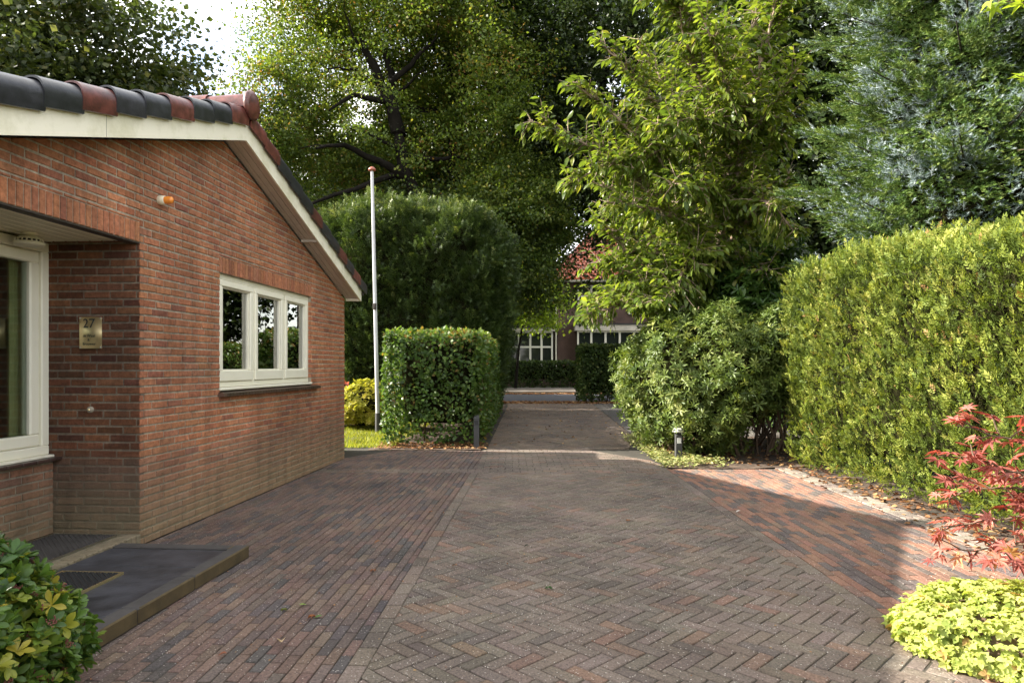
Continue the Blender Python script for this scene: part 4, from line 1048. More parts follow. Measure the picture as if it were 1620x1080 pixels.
scatter('foliage', P + c, D, N * .3 + rng.normal(0, .4, N.shape) + [0, 0, .8], rng.uniform(.14, .34, len(P)), T_YEW, M['yew'], yw, np.clip(.45 + rng.normal(0, .22, len(P)) - dp * .6 + .25 * (P[:, 2] > 2.3), 0, 1))
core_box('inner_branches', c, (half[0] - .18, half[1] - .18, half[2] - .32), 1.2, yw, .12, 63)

# ---- shrubs made of leaf whorls
def whorl_shrub(name, label, cat, loc, rad, cz, n, tm, size, mat, seed, layers=.25, zmin=.05, amp=.12, sc=.7, gaps=None, core=.82, up=.45, group=None, stem_n=14, stem_h=.8, lo=-.75):
    t = thing(name, label, cat, loc, 0, group); rad = np.array(rad); c = np.array([0, 0, cz])
    U = nrm(rng.normal(size=(n * 2, 3))); U = U[U[:, 2] > lo][:n]; k = 1 + amp * fnoise(U * rad, sc, seed) + amp * .6 * fnoise(U * rad, sc * .4, seed + 1)
    sh = rng.random(len(U)) ** 1.4 * layers; P = U * rad * (k - sh)[:, None] + c; ok = P[:, 2] > zmin
    if gaps is not None: ok &= gaps(P)
    P, U, sh = P[ok], U[ok], sh[ok]; Nn = nrm(U / rad)
    D = nrm(Nn * .7 + rng.normal(0, .42, P.shape) + np.array([0, 0, up]))
    Q = [scatter('foliage', P, D, rng.normal(size=P.shape), rng.uniform(size * .7, size * 1.2, len(P)), tm, M[mat], t, np.clip(rng.normal(.5, .24, len(P)) + .15 * fnoise(P, .8, seed + 4), 0, .98))]
    if core: core_blob('inner_branches', c + np.array([0, 0, .05]), rad * core, t, amp, seed, zmin=.1)
    if stem_n: stems('stem', (0, 0), (rad[0] * .5, rad[1] * .5), stem_n, t, h=stem_h, r=.02, seed=seed, spread=.5)
    return t, P, D
LW = t_leaf_tri(.15, .05, .3); LRH = t_blade(.125, ((0, .1), (.2, .5), (.5, 1.), (.8, .8), (1, 0)), .04, .28); WR = variants(lambda k: t_whorl(LRH, 7, 52 + 5 * k, 26, 3 + k))
def per_leaf(n, tm_leaf_n=8): pass
gp1 = lambda P: ~(((P[:, 0] + 0) > -.15) & (P[:, 2] < .75) & (P[:, 2] > .12) & (P[:, 0] > .35) & (P[:, 1] < -.1) & (fnoise(P, .8, 77) > -.3))
whorl_shrub('rhododendron', 'large rhododendron with glossy leaf whorls at the bend of the drive', 'rhododendron', (3.05, 11.3, 0), (1.25, 1.75, 1.25), 1.12, 6800, WR, .10, 'rhodo', 71, layers=.28, gaps=gp1, core=.76, stem_n=34, stem_h=1.1, lo=-.93)
whorl_shrub('rhododendron', 'dark sparse rhododendron tucked against the end of the conifer hedge', 'rhododendron', (4.15, 10.9, 0), (.8, .9, 1.05), 1.25, 1700, WR, .115, 'rhodo', 72, layers=.35, core=.6, stem_n=22, stem_h=1.2, lo=-.5)
LW2 = t_blade(.15, ((0, .1), (.25, .7), (.55, 1.), (.85, .6), (1, 0)), .04, .2); WL = variants(lambda k: t_whorl(LW2, 6, 48 + 6 * k, 26, 6 + k))
whorl_shrub('laurel_bush', 'tall pale green laurel between the cherry tree and the conifer hedge', 'laurel', (4.7, 12.4, 0), (1.3, 1.2, 1.7), 1.9, 3800, WL, .17, 'laurel', 73, layers=.3, core=.75)
whorl_shrub('low_yellow_shrub', 'small yellow-green shrub at the foot of the flagpole', 'shrub', (-3.2, 14.9, 0), (.75, .55, .52), .5, 2200, t_whorl(t_leaf_tri(.25), 5, 60, 15, 8), .085, 'yellowshrub', 74, stem_n=0, stem_h=.4)
whorl_shrub('reddish_shrub', 'reddish brown low shrub between the house corner and the yellow shrub', 'shrub', (-4.0, 15.6, 0), (.5, .5, .55), .5, 800, t_whorl(t_leaf_tri(.25), 5, 60, 15, 8), .09, 'acer', 75, stem_n=0, stem_h=.4)
# skimmia in the near left corner
LS = t_blade(.21, ((0, .12), (.3, .5), (.6, 1.), (.82, .85), (.95, .4), (1, .0)), .07, .22); WS = variants(lambda k: t_whorl(LS, 6, 40 + 6 * k, 26, 9 + k))
sk, P, D = whorl_shrub('skimmia_bush', 'glossy green evergreen bush with dark red buds in the near left corner', 'bush', (-2.25, 2.58, 0), (.50, .56, .42), .29, 2500, WS, .056, 'skimmia', 81, layers=.3, amp=.10, sc=.5, core=.72, up=.6, stem_n=0, lo=-.5)
sel = rng.random(len(P)) < .10; Pb_ = P[sel] + D[sel] * .02; Db = D[sel]
ico = []
g_ = (1 + 5 ** .5) / 2
octv = np.array([(1, 0, 0), (-1, 0, 0), (0, 1, 0), (0, -1, 0), (0, 0, 1), (0, 0, -1)], float); octf = np.array([(0, 2, 4), (2, 1, 4), (1, 3, 4), (3, 0, 4), (2, 0, 5), (1, 2, 5), (3, 1, 5), (0, 3, 5)])
cl = []
rb = np.random.default_rng(4)
for i in range(26):
    q = rb.normal(0, .42, 3) * [1, .8, 1]; q[1] = abs(q[1]) + .1; cl.append((octv, octf, np.eye(3), q, .16))
scatter('bud_cluster', Pb_, Db, rng.normal(size=Pb_.shape), rng.uniform(.018, .028, len(Pb_)), compose(cl), M['bud'], sk)
# geranium cushion in the near right corner
TG = t_lobed(5, .5, 285, .09, .95)
ge = thing('geranium_clump', 'round cushion of bright lime-yellow lobed leaves in the near right corner', 'plant', (2.50, 3.40, 0))
n = 3000; U = nrm(rng.normal(size=(n * 2, 3))); U = U[U[:, 2] > -.05][:n]; rad = np.array([.56, .50, .30]); k = 1 + .06 * fnoise(U * rad, .3, 91)
sh = rng.random(n) ** 1.5 * .22; P = U * rad * (k - sh)[:, None]; P[:, 2] = np.maximum(P[:, 2], .02)
Nn = nrm(U / rad + np.array([0, 0, .8])); a = rng.uniform(0, 6.28, n); D = nrm(np.stack([np.cos(a), np.sin(a), 0 * a], 1) + U * .4 - Nn * .1)
scatter('foliage', P, D, Nn + rng.normal(0, .28, Nn.shape), rng.uniform(.028, .045, n), TG, M['geranium'], ge, np.clip(rng.normal(.5, .25, n), 0, 1))
core_blob('stem_mass', np.array([0, 0, .0]), rad * .78, ge, .05, 3, 'twig', zmin=.0)

# ---- branching generator
def limb(p0, p1, r0, r1, n=7, wob=.12, rs=None, sag=0.):
    rs = rs or random; p0, p1 = np.array(p0, float), np.array(p1, float); L = np.linalg.norm(p1 - p0); P = [p0]
    for i in range(1, n):
        t = i / (n - 1); q = p0 + (p1 - p0) * t + np.array([0, 0, sag * L * math.sin(t * PI)])
        if i < n - 1: q = q + np.array([rs.uniform(-1, 1), rs.uniform(-1, 1), rs.uniform(-1, 1)]) * wob * L / n * 1.5
        P.append(q)
    return np.array(P), np.linspace(r0, r1, n)
def tree(name, label, cat, base, trunk, crown_c, crown_r, nclump, per, lsize, mat, seed, bark='bark_dark', tr=.25, flat=.35, cl_r=.8, hollow=.45, gap=.55, gsc=2.5, tmpl=None, limbs=None, nbranch=70, lo=-1., group=None, rbias=0., cut=None):
    """trunk with limbs, twigs out to every leaf clump, and layered leaf clumps with gaps between"""
    R_ = random.Random(seed); t = thing(name, label, cat, base, 0, group); base = np.array(base, float)
    crown_c = np.array(crown_c, float) - base; crown_r = np.array(crown_r, float)
    g = np.random.default_rng(seed)
    U = nrm(g.normal(size=(nclump * 6, 3))); rad = (hollow + (1 - hollow) * g.random(len(U)) ** .55); k = 1 + .16 * fnoise(U * crown_r, 3.5, seed) + .08 * fnoise(U * crown_r, 1.4, seed + 1)
    P = U * crown_r * (rad * k)[:, None] + crown_c
    ok = (fnoise(P, gsc, seed + 3) < gap) & (U[:, 2] > lo)
    if cut is not None: ok &= cut(P + base)
    P, U = P[ok][:nclump], U[ok][:nclump]; m = len(P)
    q = g.normal(size=(m, per, 3)) * np.array([1, 1, flat]) * .5
    tl = g.normal(0, .25, (m, 1, 2)); q[..., 2] += (q[..., :2] * tl).sum(-1); sz = g.uniform(.6, 1.3, (m, 1, 1)) * cl_r
    LP = (P[:, None, :] + q * sz).reshape(-1, 3); n = len(LP)
    LD_ = nrm(np.repeat(U, per, 0) * .5 + g.normal(0, .7, (n, 3)) + [0, 0, -.15]); LN = g.normal(0, .55, (n, 3)) + np.array([0, 0, .9]) + np.repeat(U, per, 0) * .4
    cr = np.repeat(g.normal(0, .14, m), per)
    scatter('crown', LP, LD_, LN, g.uniform(lsize * .7, lsize * 1.25, n), tmpl or t_diamond(.36, .08), M[mat], t, np.clip(.45 + rbias + cr + g.normal(0, .2, n), 0, 1))
    T_ = []
    tk = [np.array(p, float) - base for p in trunk]; n_t = len(tk)
    T_.append((np.array(tk), np.linspace(tr, tr * .45, n_t) if np.isscalar(tr) else np.array(tr)))
    nodes = [p for p in tk[1:]]; nr = list((np.linspace(tr, tr * .45, n_t) if np.isscalar(tr) else np.array(tr))[1:])
    for lb in (limbs or []):
        pts = [np.array(p, float) - base for p in lb[0]]; 
        dn = []                                             # wiggle the limb a little
        for a_, b_ in zip(pts[:-1], pts[1:]):
            L = np.linalg.norm(b_ - a_)
            for f in (0, .33, .66): dn.append(a_ + (b_ - a_) * f + (np.array([R_.uniform(-1, 1) for _ in range(3)]) * .05 * L if f else 0))
        dn.append(pts[-1]); T_.append((np.array(dn), np.linspace(lb[1], lb[2], len(dn)) * 1.35)); nodes += dn[2:]; nr += list(np.linspace(lb[1], lb[2], len(dn)))[2:]
    nodes = list(nodes)
    if not limbs:
        for i in range(9):
            a = nodes[R_.randrange(len(nodes))]; d = crown_c + crown_r * nrm(np.array([R_.gauss(0, 1), R_.gauss(0, 1), R_.gauss(.2, .8)])) * .6; pp, rr_ = limb(a, d, (tr if np.isscalar(tr) else tr[0]) * .4, .03, 7, .3, R_, .08); T_.append((pp, rr_)); nodes += list(pp[2:]); nr += list(rr_[2:])
    for i in R_.sample(range(m), min(nbranch, m)):
        A = np.array(nodes); dd = np.linalg.norm(A - P[i], axis=1) + .6 * np.maximum(0, A[:, 2] - P[i][2]); j = int(dd.argmin()); L = dd[j]
        if L < .3: continue
        r0 = min(nr[j] * .6, .018 * L + .01); pp, rr_ = limb(A[j], P[i], r0, .008, 6, .35, R_, .05); T_.append((pp, rr_)); nodes += list(pp[2:-1]); nr += list(rr_[2:-1])
    tubes_obj('trunk', T_, M[bark], t, 7)
    return t
def A3(*l): return [tuple(at(*p)) for p in l]
# great beeches behind the yew
b1 = at(675, 560, 27.); b1 = (b1[0], 27., 0)
tree('beech_tree', 'great beech with a curving dark trunk and yellowing leaves above the yew', 'tree', b1, [b1] + A3((678, 480, 27), (668, 330, 27), (640, 272, 27), (630, 210, 27)), (-5.2, 28.2, 12.2), (6.0, 5.5, 7.2), 1150, 150, .125, 'beech', 101, tr=[.40, .36, .30, .26, .2], cl_r=1.0, gap=.45, gsc=2.8, rbias=.1, nbranch=150, hollow=.3,
     limbs=[(A3((630, 210, 27), (612, 150, 27), (583, 90, 26.5), (572, 60, 26)), .22, .06), (A3((632, 215, 27), (622, 160, 27.4), (618, 110, 28), (600, 60, 28)), .2, .06), (A3((648, 285, 27), (600, 255, 26), (545, 230, 25), (500, 235, 24)), .14, .03),
            (A3((630, 245, 27), (700, 252, 27), (770, 250, 28)), .10, .03), (A3((636, 240, 27), (590, 215, 26), (548, 200, 25.5)), .06, .02), (A3((606, 140, 27), (560, 110, 26), (520, 110, 25)), .06, .02), (A3((622, 150, 27.2), (650, 130, 27), (672, 110, 27)), .05, .02), (A3((590, 100, 26.6), (560, 60, 26), (545, 20, 25.6)), .06, .02), (A3((615, 160, 27), (560, 150, 26), (520, 175, 25)), .10, .03), (A3((640, 272, 27), (560, 300, 25), (470, 330, 24)), .10, .03), (A3((620, 130, 27), (660, 90, 27), (690, 60, 27)), .1, .03)],
     cut=lambda P: ~((P[:, 1] < 28.2) & (P[:, 0] > -8.) & (P[:, 0] < -1.5) & (P[:, 2] < 14.8) & (rng.random(len(P)) < .95)) & ~((P[:, 2] > 12.6) & (P[:, 0] < -9.6)) & ~((P[:, 2] < 9.2) & (P[:, 0] < -6.2) & (rng.random(len(P)) < .55)))
b2 = (-2.0, 30, 0)
tree('beech_tree', 'slimmer beech right of the great one with forking upper limbs', 'tree', b2, [b2] + A3((738, 480, 30), (716, 250, 30), (722, 200, 30), (728, 140, 30)), (-1.6, 30.8, 13.), (5.2, 5, 7.4), 1050, 145, .125, 'darktree', 102, tr=[.35, .32, .26, .24, .2], cl_r=1.0, gap=.5, rbias=-.05, nbranch=140, hollow=.3,
     limbs=[(A3((728, 140, 30), (700, 95, 30), (665, 40, 29)), .18, .05), (A3((728, 142, 30), (755, 100, 30), (780, 80, 30), (800, 40, 30)), .18, .05), (A3((724, 180, 30), (680, 175, 30), (640, 165, 29)), .12, .03), (A3((690, 80, 30), (676, 40, 30), (668, 10, 29)), .1, .03), (A3((730, 130, 30), (742, 60, 31), (735, 10, 31)), .12, .04)], cut=lambda P: ~((P[:, 1] < 31) & (P[:, 2] < 16.5) & (P[:, 2] > 8.5) & (P[:, 0] < 1.5)))
tree('sycamore_tree', 'broad grey-green tree rising behind the bungalow roof at the left', 'tree', (-20.6, 30, 0), [(-20.6, 30, 0), (-20.6, 30, 6), (-20.2, 30, 11), (-20.4, 30, 15)], (-21.4, 30, 10.9), (8.0, 6., 7.9), 1000, 90, .24, 'sycamore', 103, tr=.45, cl_r=1.45, gap=.75, gsc=2., nbranch=120, hollow=.35, rbias=-.05, tmpl=t_diamond(.48, .08))
tree('oak_tree', 'dark green tree filling the top centre between the beech and the cherry', 'tree', (7.6, 31, 0), [(7.6, 31, 0), (7.0, 31, 6), (5.8, 31, 12), (5.2, 31, 18)], (4.4, 31, 14.5), (5.4, 5, 8.6), 1100, 85, .18, 'darktree', 104, tr=.5, cl_r=1.25, gap=.7, nbranch=110, hollow=.3)
tree('field_maple', 'yellow-tipped bushy tree just right of the yew', 'tree', (-1.3, 26, 0), [(-1.3, 26, 0), (-1.1, 26, 3), (-.6, 26.3, 5)], (-.2, 26.5, 6.3), (2.7, 2.2, 3.2), 520, 80, .12, 'mapleyellow', 105, tr=.16, cl_r=.75, gap=.45, nbranch=60, rbias=-.02)
tree('garden_maple', 'light green young tree hanging over the roadside hedge', 'tree', (.2, 40.3, 0), [(.2, 40.3, 0), (.4, 40, 2.4), (.8, 39, 5)], (.9, 38.3, 5.6), (2.1, 1.6, 3.), 240, 34, .2, 'brightleaf', 106, tr=.10, cl_r=.8, gap=.6, nbranch=40, lo=-.8)
# trees behind the cherry and the spruces, and far woods
k = 0
for (x, y, zc, rx, rz_, nm, lb, mt_) in ((9.5, 24, 8.5, 4.5, 8.2, 'chestnut_tree', 'dark broad tree directly behind the cherry tree', 'darktree'), (17., 20, 9, 5, 9, 'chestnut_tree', 'dark broad tree behind the blue spruces at the right edge', 'darktree'),
        (-8.5, 46, 8.5, 6, 8.5, 'lime_tree', 'distant tree showing through the gap left of the yew', 'darktree'), (-19, 50, 10, 8, 8.5, 'lime_tree', 'distant dark tree low behind the bungalow roof', 'darktree'), (-2.5, 50, 9, 5.5, 9.5, 'lime_tree', 'distant tree left of the brick house gable', 'darktree'), (-29, 44, 11, 9, 9, 'lime_tree', 'distant tree at the far left beyond the sycamore', 'darktree')):
    k += 1
    tree(nm, lb, 'tree', (x, y, 0), [(x, y, 0), (x, y, zc * .5), (x + .3, y, zc), (x, y, zc * 1.5)], (x, y, zc), (rx, rx * .85, rz_), 1300, 60, .30 if y > 30 else .22, mt_, 110 + k, tr=.35, cl_r=1.5, gap=1.3 if y < 30 else .9, nbranch=50, hollow=.35)

# ---- cherry: arching limbs, long drooping leaves in ranks along the twigs
def twiggy(name, label, cat, base, limbs, mat, bark, leaf, lsize, seed, step=.16, tw=.8, per=12, droop=.5, spread=.07, upl=.3, group=None):
    g = np.random.default_rng(seed); R_ = random.Random(seed); t = thing(name, label, cat, base, 0, group); base = np.array(base, float); T_ = []; LP, LDr, LN = [], [], []
    for pts, r0, r1, dens, tl in limbs:
        pts = [np.array(p, float) - base for p in pts]; dn = []
        for a_, b_ in zip(pts[:-1], pts[1:]):
            L = np.linalg.norm(b_ - a_)
            for f in (0, .25, .5, .75): dn.append(a_ + (b_ - a_) * f + (g.normal(size=3) * .025 * L if f else 0))
        dn.append(pts[-1]); dn = np.array(dn); T_.append((dn, np.linspace(r0, r1, len(dn))))
        if dens <= 0: continue
        seg = np.linalg.norm(np.diff(dn, axis=0), axis=1); tot = seg.sum(); cum = np.concatenate([[0], np.cumsum(seg)]); x = tot * .12
        while x < tot:
            i = min(int(np.searchsorted(cum, x)) - 1, len(seg) - 1); i = max(i, 0); p = dn[i] + (dn[i + 1] - dn[i]) * ((x - cum[i]) / seg[i]); ax = nrm(dn[i + 1] - dn[i])
            f = x / tot; L = tl * R_.uniform(.5, 1.15) * (1.15 - .7 * f); d = nrm(ax * R_.uniform(.3, .9) + g.normal(0, .75, 3) + np.array([0, 0, upl]))
            pts2 = [p]; dd = d
            for s in range(5): pts2.append(pts2[-1] + dd * L / 5); dd = nrm(dd + np.array([0, 0, -.12 * droop]) + g.normal(0, .08, 3))
            T_.append((np.array(pts2), np.linspace(max(.005, min(r0 * .25, .014)), .003, 6)))
            side = nrm(np.cross(dd, [0, 0, 1.])) if abs(dd[2]) < .95 else np.array([1., 0, 0]); npl = max(3, int(per * L / tl))
            for s in range(npl):
                q = (s + .6) / npl * 5; a = min(int(q), 4); pp = pts2[a] + (pts2[a + 1] - pts2[a]) * (q - a); sd = side * (1 if s % 2 else -1)
                LP.append(pp + g.normal(0, spread * .3, 3)); LDr.append(sd * .7 + nrm(pts2[a + 1] - pts2[a]) * .75 + np.array([0, 0, -droop]) + g.normal(0, .22, 3)); LN.append(np.array([0, 0, 1.]) + sd * .5 + g.normal(0, .3, 3))
            x += step * R_.uniform(.5, 1.5) / dens
    LP, LDr, LN = np.array(LP), np.array(LDr), np.array(LN); n = len(LP)
    scatter('crown', LP, LDr, LN, g.uniform(lsize * .65, lsize * 1.15, n), leaf, M[mat], t, np.clip(g.normal(.5, .23, n) + .12 * fnoise(LP, 1.2, seed), 0, 1))
    tubes_obj('trunk', T_, M[bark], t, 6); return t
cb = (4.05, 13., 0)
fork = at(1128, 430, 13.); mid = at(1140, 395, 13.)
lm = [([cb, tuple(at(1112, 500, 13.)), tuple(fork)], .14, .11, 0, 0), ([tuple(at(1118, 480, 13.)), tuple(at(1108, 430, 12.9)), tuple(at(1075, 350, 12.6))], .08, .05, 0, 0)]
def LB(pts, r0=.05, dens=1., tl=.8): lm.append((A3(*pts), r0, .010, dens, tl))
LB([(1128, 430, 13), (1145, 340, 13), (1165, 220, 13), (1185, 100, 13.2), (1200, -60, 13.4)], .09, 1.5, 1.)
LB([(1128, 430, 13), (1155, 320, 12.6), (1180, 200, 12.2), (1215, 60, 12), (1235, -40, 12)], .08, 1.3, .9)
LB([(1108, 430, 12.9), (1060, 340, 12.5), (990, 270, 12.2), (920, 225, 12), (835, 190, 12)], .06, 1.5, .8)
LB([(1165, 230, 13), (1120, 150, 12.6), (1085, 70, 12.3), (1060, -30, 12)], .06, 1.5, .9)
LB([(1150, 300, 13), (1080, 210, 12.6), (1010, 130, 12.3), (950, 65, 12.2)], .055, 1.5, .85)
LB([(1145, 340, 13), (1060, 280, 12.3), (980, 190, 12), (905, 130, 11.8)], .05, 1.5, .8)
LB([(1108, 430, 12.9), (1040, 400, 12.2), (990, 400, 11.8), (950, 350, 11.5)], .05, 1.6, .8)
LB([(1112, 480, 12.9), (1040, 455, 12.2), (980, 460, 11.8), (925, 485, 11.5)], .045, 1.7, .75)
LB([(1118, 450, 12.9), (1060, 440, 12.0), (1000, 430, 11.6), (945, 415, 11.3)], .045, 1.6, .75)
LB([(1128, 430, 13), (1100, 370, 12), (1040, 330, 11.5), (960, 320, 11.3)], .05, 1.6, .8)
LB([(1140, 400, 13), (1180, 350, 12.3), (1215, 310, 12), (1250, 280, 11.8)], .045, 1.5, .8)
LB([(1145, 340, 13), (1190, 280, 12.3), (1225, 230, 12), (1260, 170, 11.9)], .045, 1.5, .8)
LB([(1165, 220, 13), (1130, 190, 12), (1090, 190, 11.4), (1040, 200, 11)], .045, 1.5, .8)
LB([(1155, 320, 12.8), (1130, 300, 11.9), (1100, 300, 11.3), (1060, 290, 11)], .045, 1.5, .8)
LB([(1185, 100, 13.2), (1130, 60, 12.6), (1070, 10, 12.2), (1000, -20, 12)], .05, 1.5, .9)
LB([(1140, 380, 13), (1100, 420, 12), (1060, 430, 11.4), (1010, 450, 11.1)], .04, 1.7, .75)
LB([(1130, 430, 13), (1160, 430, 12.3), (1190, 420, 11.8), (1225, 430, 11.5)], .04, 1.6, .8)
LB([(1165, 220, 13), (1190, 130, 12.6), (1215, 60, 12.3), (1250, 0, 12)], .05, 1.6, .9)
LB([(1145, 340, 13), (1090, 330, 13.6), (1020, 320, 14), (940, 290, 14.2)], .05, 1.5, .9)
LB([(1160, 250, 13), (1120, 240, 13.8), (1060, 150, 14.2), (1010, 60, 14.4)], .05, 1.5, .9)
LB([(1118, 450, 13), (1060, 380, 13.8), (1000, 360, 14.2), (960, 330, 14.2)], .05, 1.5, .9)
LB([(1150, 300, 13), (1200, 330, 14), (1240, 380, 14.3), (1270, 420, 14.3)], .05, 1.5, .9)
LB([(1165, 220, 13), (1200, 200, 12), (1230, 160, 11.4), (1262, 110, 11)], .04, 1.6, .8)
LB([(1150, 300, 13), (1190, 300, 11.8), (1225, 330, 11.2), (1258, 370, 11)], .04, 1.6, .8)
LB([(1118, 450, 12.6), (1050, 470, 11.6), (990, 480, 11.2), (925, 500, 11)], .04, 1.7, .6)
LB([(1140, 395, 12.8), (1100, 400, 11.4), (1060, 470, 10.9), (1010, 485, 10.8)], .04, 1.7, .7)
LB([(1165, 220, 12.8), (1150, 140, 11.6), (1130, 80, 11.2), (1110, 20, 11)], .04, 1.6, .8)
LB([(1080, 210, 12.6), (1020, 250, 11.8), (960, 260, 11.4), (900, 290, 11.2)], .04, 1.6, .7)
LC = t_blade(.20, ((0, .1), (.3, .85), (.55, 1.), (.85, .4), (1, 0)), .05, .25)
twiggy('cherry_tree', 'cherry tree with long drooping leaves and a pale trunk behind the rhododendron', 'tree', cb, lm, 'cherry', 'bark_pale', LC, .17, 121, step=.046, per=16)

# ---- blue spruces
def spruce(label, base, Ht, R0, nwh, seed, silver=.42, zlo=1.6, zhi=8.5, dens=1.):
    g = np.random.default_rng(seed); t = thing('spruce_tree', label, 'conifer', base, 0, 'blue spruces behind the conifer hedge'); T_ = [(np.array([(0, 0, 0), (0, 0, Ht * .5), (0, 0, Ht)]), np.array([.2, .12, .02]))]; SP, SD, SN = [], [], []
    for w_ in range(nwh):
        z = zlo + (zhi - zlo) * (w_ + g.uniform(-.3, .3)) / nwh; L0 = R0 * max(.12, (1 - z / Ht)) ** .75
        for b in range(int(g.integers(7, 10))):
            a = g.uniform(0, 2 * PI)
            if math.sin(a) > .55: continue                 # rear side stays sparse
            L = L0 * g.uniform(.75, 1.12); d = np.array([math.cos(a), math.sin(a), .12]); pts = []; n = 9
            for i in range(n):
                f = i / (n - 1); pts.append(np.array([0, 0, z]) + d * L * f + np.array([0, 0, -.34 * L * f ** 1.4 + .20 * L * f ** 3]))
            pts = np.array(pts); T_.append((pts, np.linspace(.028, .006, n))); sd = nrm(np.cross(d, [0, 0, 1.]))
            m = int(58 * L * dens)
            for k in range(m):
                f = .22 + .78 * g.random() ** .8; q = f * (n - 1); i = min(int(q), n - 2); p = pts[i] + (pts[i + 1] - pts[i]) * (q - i); ax = nrm(pts[i + 1] - pts[i]); s = 1 if k % 2 else -1
                wd = .62 * (1.08 - f) * L ** .5 + .05; off = g.random() ** .8 * wd; dr = nrm(ax * .75 + sd * s * .75 + np.array([0, 0, -.12])); p2 = p + dr * off + np.array([0, 0, -.30 * off * g.random()])
                SP.append(p2); SD.append(nrm(dr * .6 + ax * .5 + np.array([0, 0, .10]) + g.normal(0, .25, 3))); SN.append(np.array([0, 0, 1.]) + g.normal(0, .3, 3))
    nf = 42000; z = g.uniform(1.4, zhi + .5, nf); a = g.uniform(-PI, PI * .35, nf); Rr = R0 * (1 - z / Ht) ** .75; Pz = np.stack([np.cos(a) * Rr, np.sin(a) * Rr, z], 1)
    lump = fnoise(Pz * [1, 1, 1.6], 1.0, seed + 9); Pz[:, :2] *= (.80 + .13 * lump - .22 * g.random(nf) ** 1.5)[:, None]; kp = (lump > -1.35); Pz, a = Pz[kp], a[kp]
    out = np.stack([np.cos(a), np.sin(a), 0 * a - .25], 1) + g.normal(0, .38, (len(a), 3)); SP += list(Pz); SD += list(nrm(out)); SN += list(np.array([0, 0, 1.]) + out * .4 + g.normal(0, .3, out.shape))
    SP, SD, SN = np.array(SP), np.array(SD), np.array(SN); tone = fnoise(SP, .7, seed) * .26 + g.normal(0, .2, len(SP)) + silver - .08; rr_ = nrm(SP[:, :2]); 
    si = tone > .5
    objs = [scatter('crown', SP[~si], SD[~si], SN[~si], g.uniform(.14, .24, (~si).sum()), T_SPR, M['needle_green'], t), scatter('crown', SP[si], nrm(SD[si] + [0, 0, .35]), SN[si], g.uniform(.13, .21, si.sum()), T_SPR, M['needle_silver'], t)]
    merge_meshes('crown', objs, t)
    tubes_obj('trunk', T_, M['bark'], t, 6)
    V = []; k = 30; n = 26
    for i in range(n):
        zz = 1. + i / (n - 1) * 8.5
        for j in range(k):
            a_ = 2 * PI * j / k; rr_ = R0 * (1 - zz / Ht) ** .75 * .56; V.append((rr_ * math.cos(a_), rr_ * math.sin(a_), zz))
    V = np.array(V); V[:, :2] *= (1 + .22 * fnoise(V, .9, seed))[:, None]
    me = arr_mesh('inner_branches', V, [(i * k + j, i * k + (j + 1) % k, (i + 1) * k + (j + 1) % k, (i + 1) * k + j) for i in range(n - 1) for j in range(k)]); me.materials.append(M['core']); link(bpy.data.objects.new('inner_branches', me), t)
spruce('silvery blue spruce rising behind the far half of the conifer hedge', (6.5, 9.7, 0), 17, 2.75, 34, 131)
spruce('greener spruce rising behind the near half of the conifer hedge at the right edge', (8.0, 7.2, 0), 17, 3.1, 30, 132, .30)

# ---- red japanese maple in the near right corner
TA = t_lobed(7, .34, 250, .05, .75)
lm = []
am = (3.05, 3.7, 0)
def AB(pts, r0=.012, dens=1., tl=.3): lm.append((pts, r0, .003, dens, tl))
lm.append(([am, (3.0, 3.7, .45), (2.98, 3.68, .75)], .022, .014, 0, 0))
AB([(2.98, 3.68, .75), (2.8, 3.6, .95), (2.6, 3.6, 1.02), (2.36, 3.62, 1.08)], .010, 1.2, .22)
AB([(2.98, 3.68, .70), (2.75, 3.7, .82), (2.55, 3.72, .88), (2.34, 3.75, .90)], .009, 1.0, .2)
AB([(3.0, 3.7, .55), (2.85, 3.85, .55), (2.68, 3.98, .48), (2.52, 4.1, .42)], .009, 1.3, .25)
AB([(3.0, 3.7, .6), (2.8, 3.5, .62), (2.6, 3.4, .52), (2.45, 3.35, .44)], .009, 1.3, .24)
AB([(2.98, 3.68, .75), (2.9, 3.5, .92), (2.75, 3.45, .95), (2.62, 3.4, .86)], .009, 1.3, .25)
AB([(2.98, 3.68, .72), (3.0, 3.4, .8), (2.9, 3.2, .75)], .009, 1.3, .25)
AB([(3.0, 3.7, .65), (2.8, 3.8, .72), (2.66, 3.9, .70), (2.5, 3.95, .62)], .009, 1.3, .25)
AB([(3.0, 3.7, .55), (2.8, 3.35, .5), (2.6, 3.2, .44), (2.42, 3.12, .42)], .009, 1.2, .2)
AB([(3.0, 3.7, .45), (2.9, 3.9, .38), (2.75, 4.05, .3), (2.6, 4.2, .26)], .009, 1.2, .22)
AB([(3.0, 3.7, .75), (3.2, 3.8, .95), (3.4, 3.9, 1.)], .009, 1.3, .25)
twiggy('japanese_maple', 'small red-leaved Japanese maple leaning over the lime-yellow cushion plant', 'maple', am, lm, 'acer', 'twig', TA, .088, 141, step=.078, per=5, droop=.35, upl=0.)
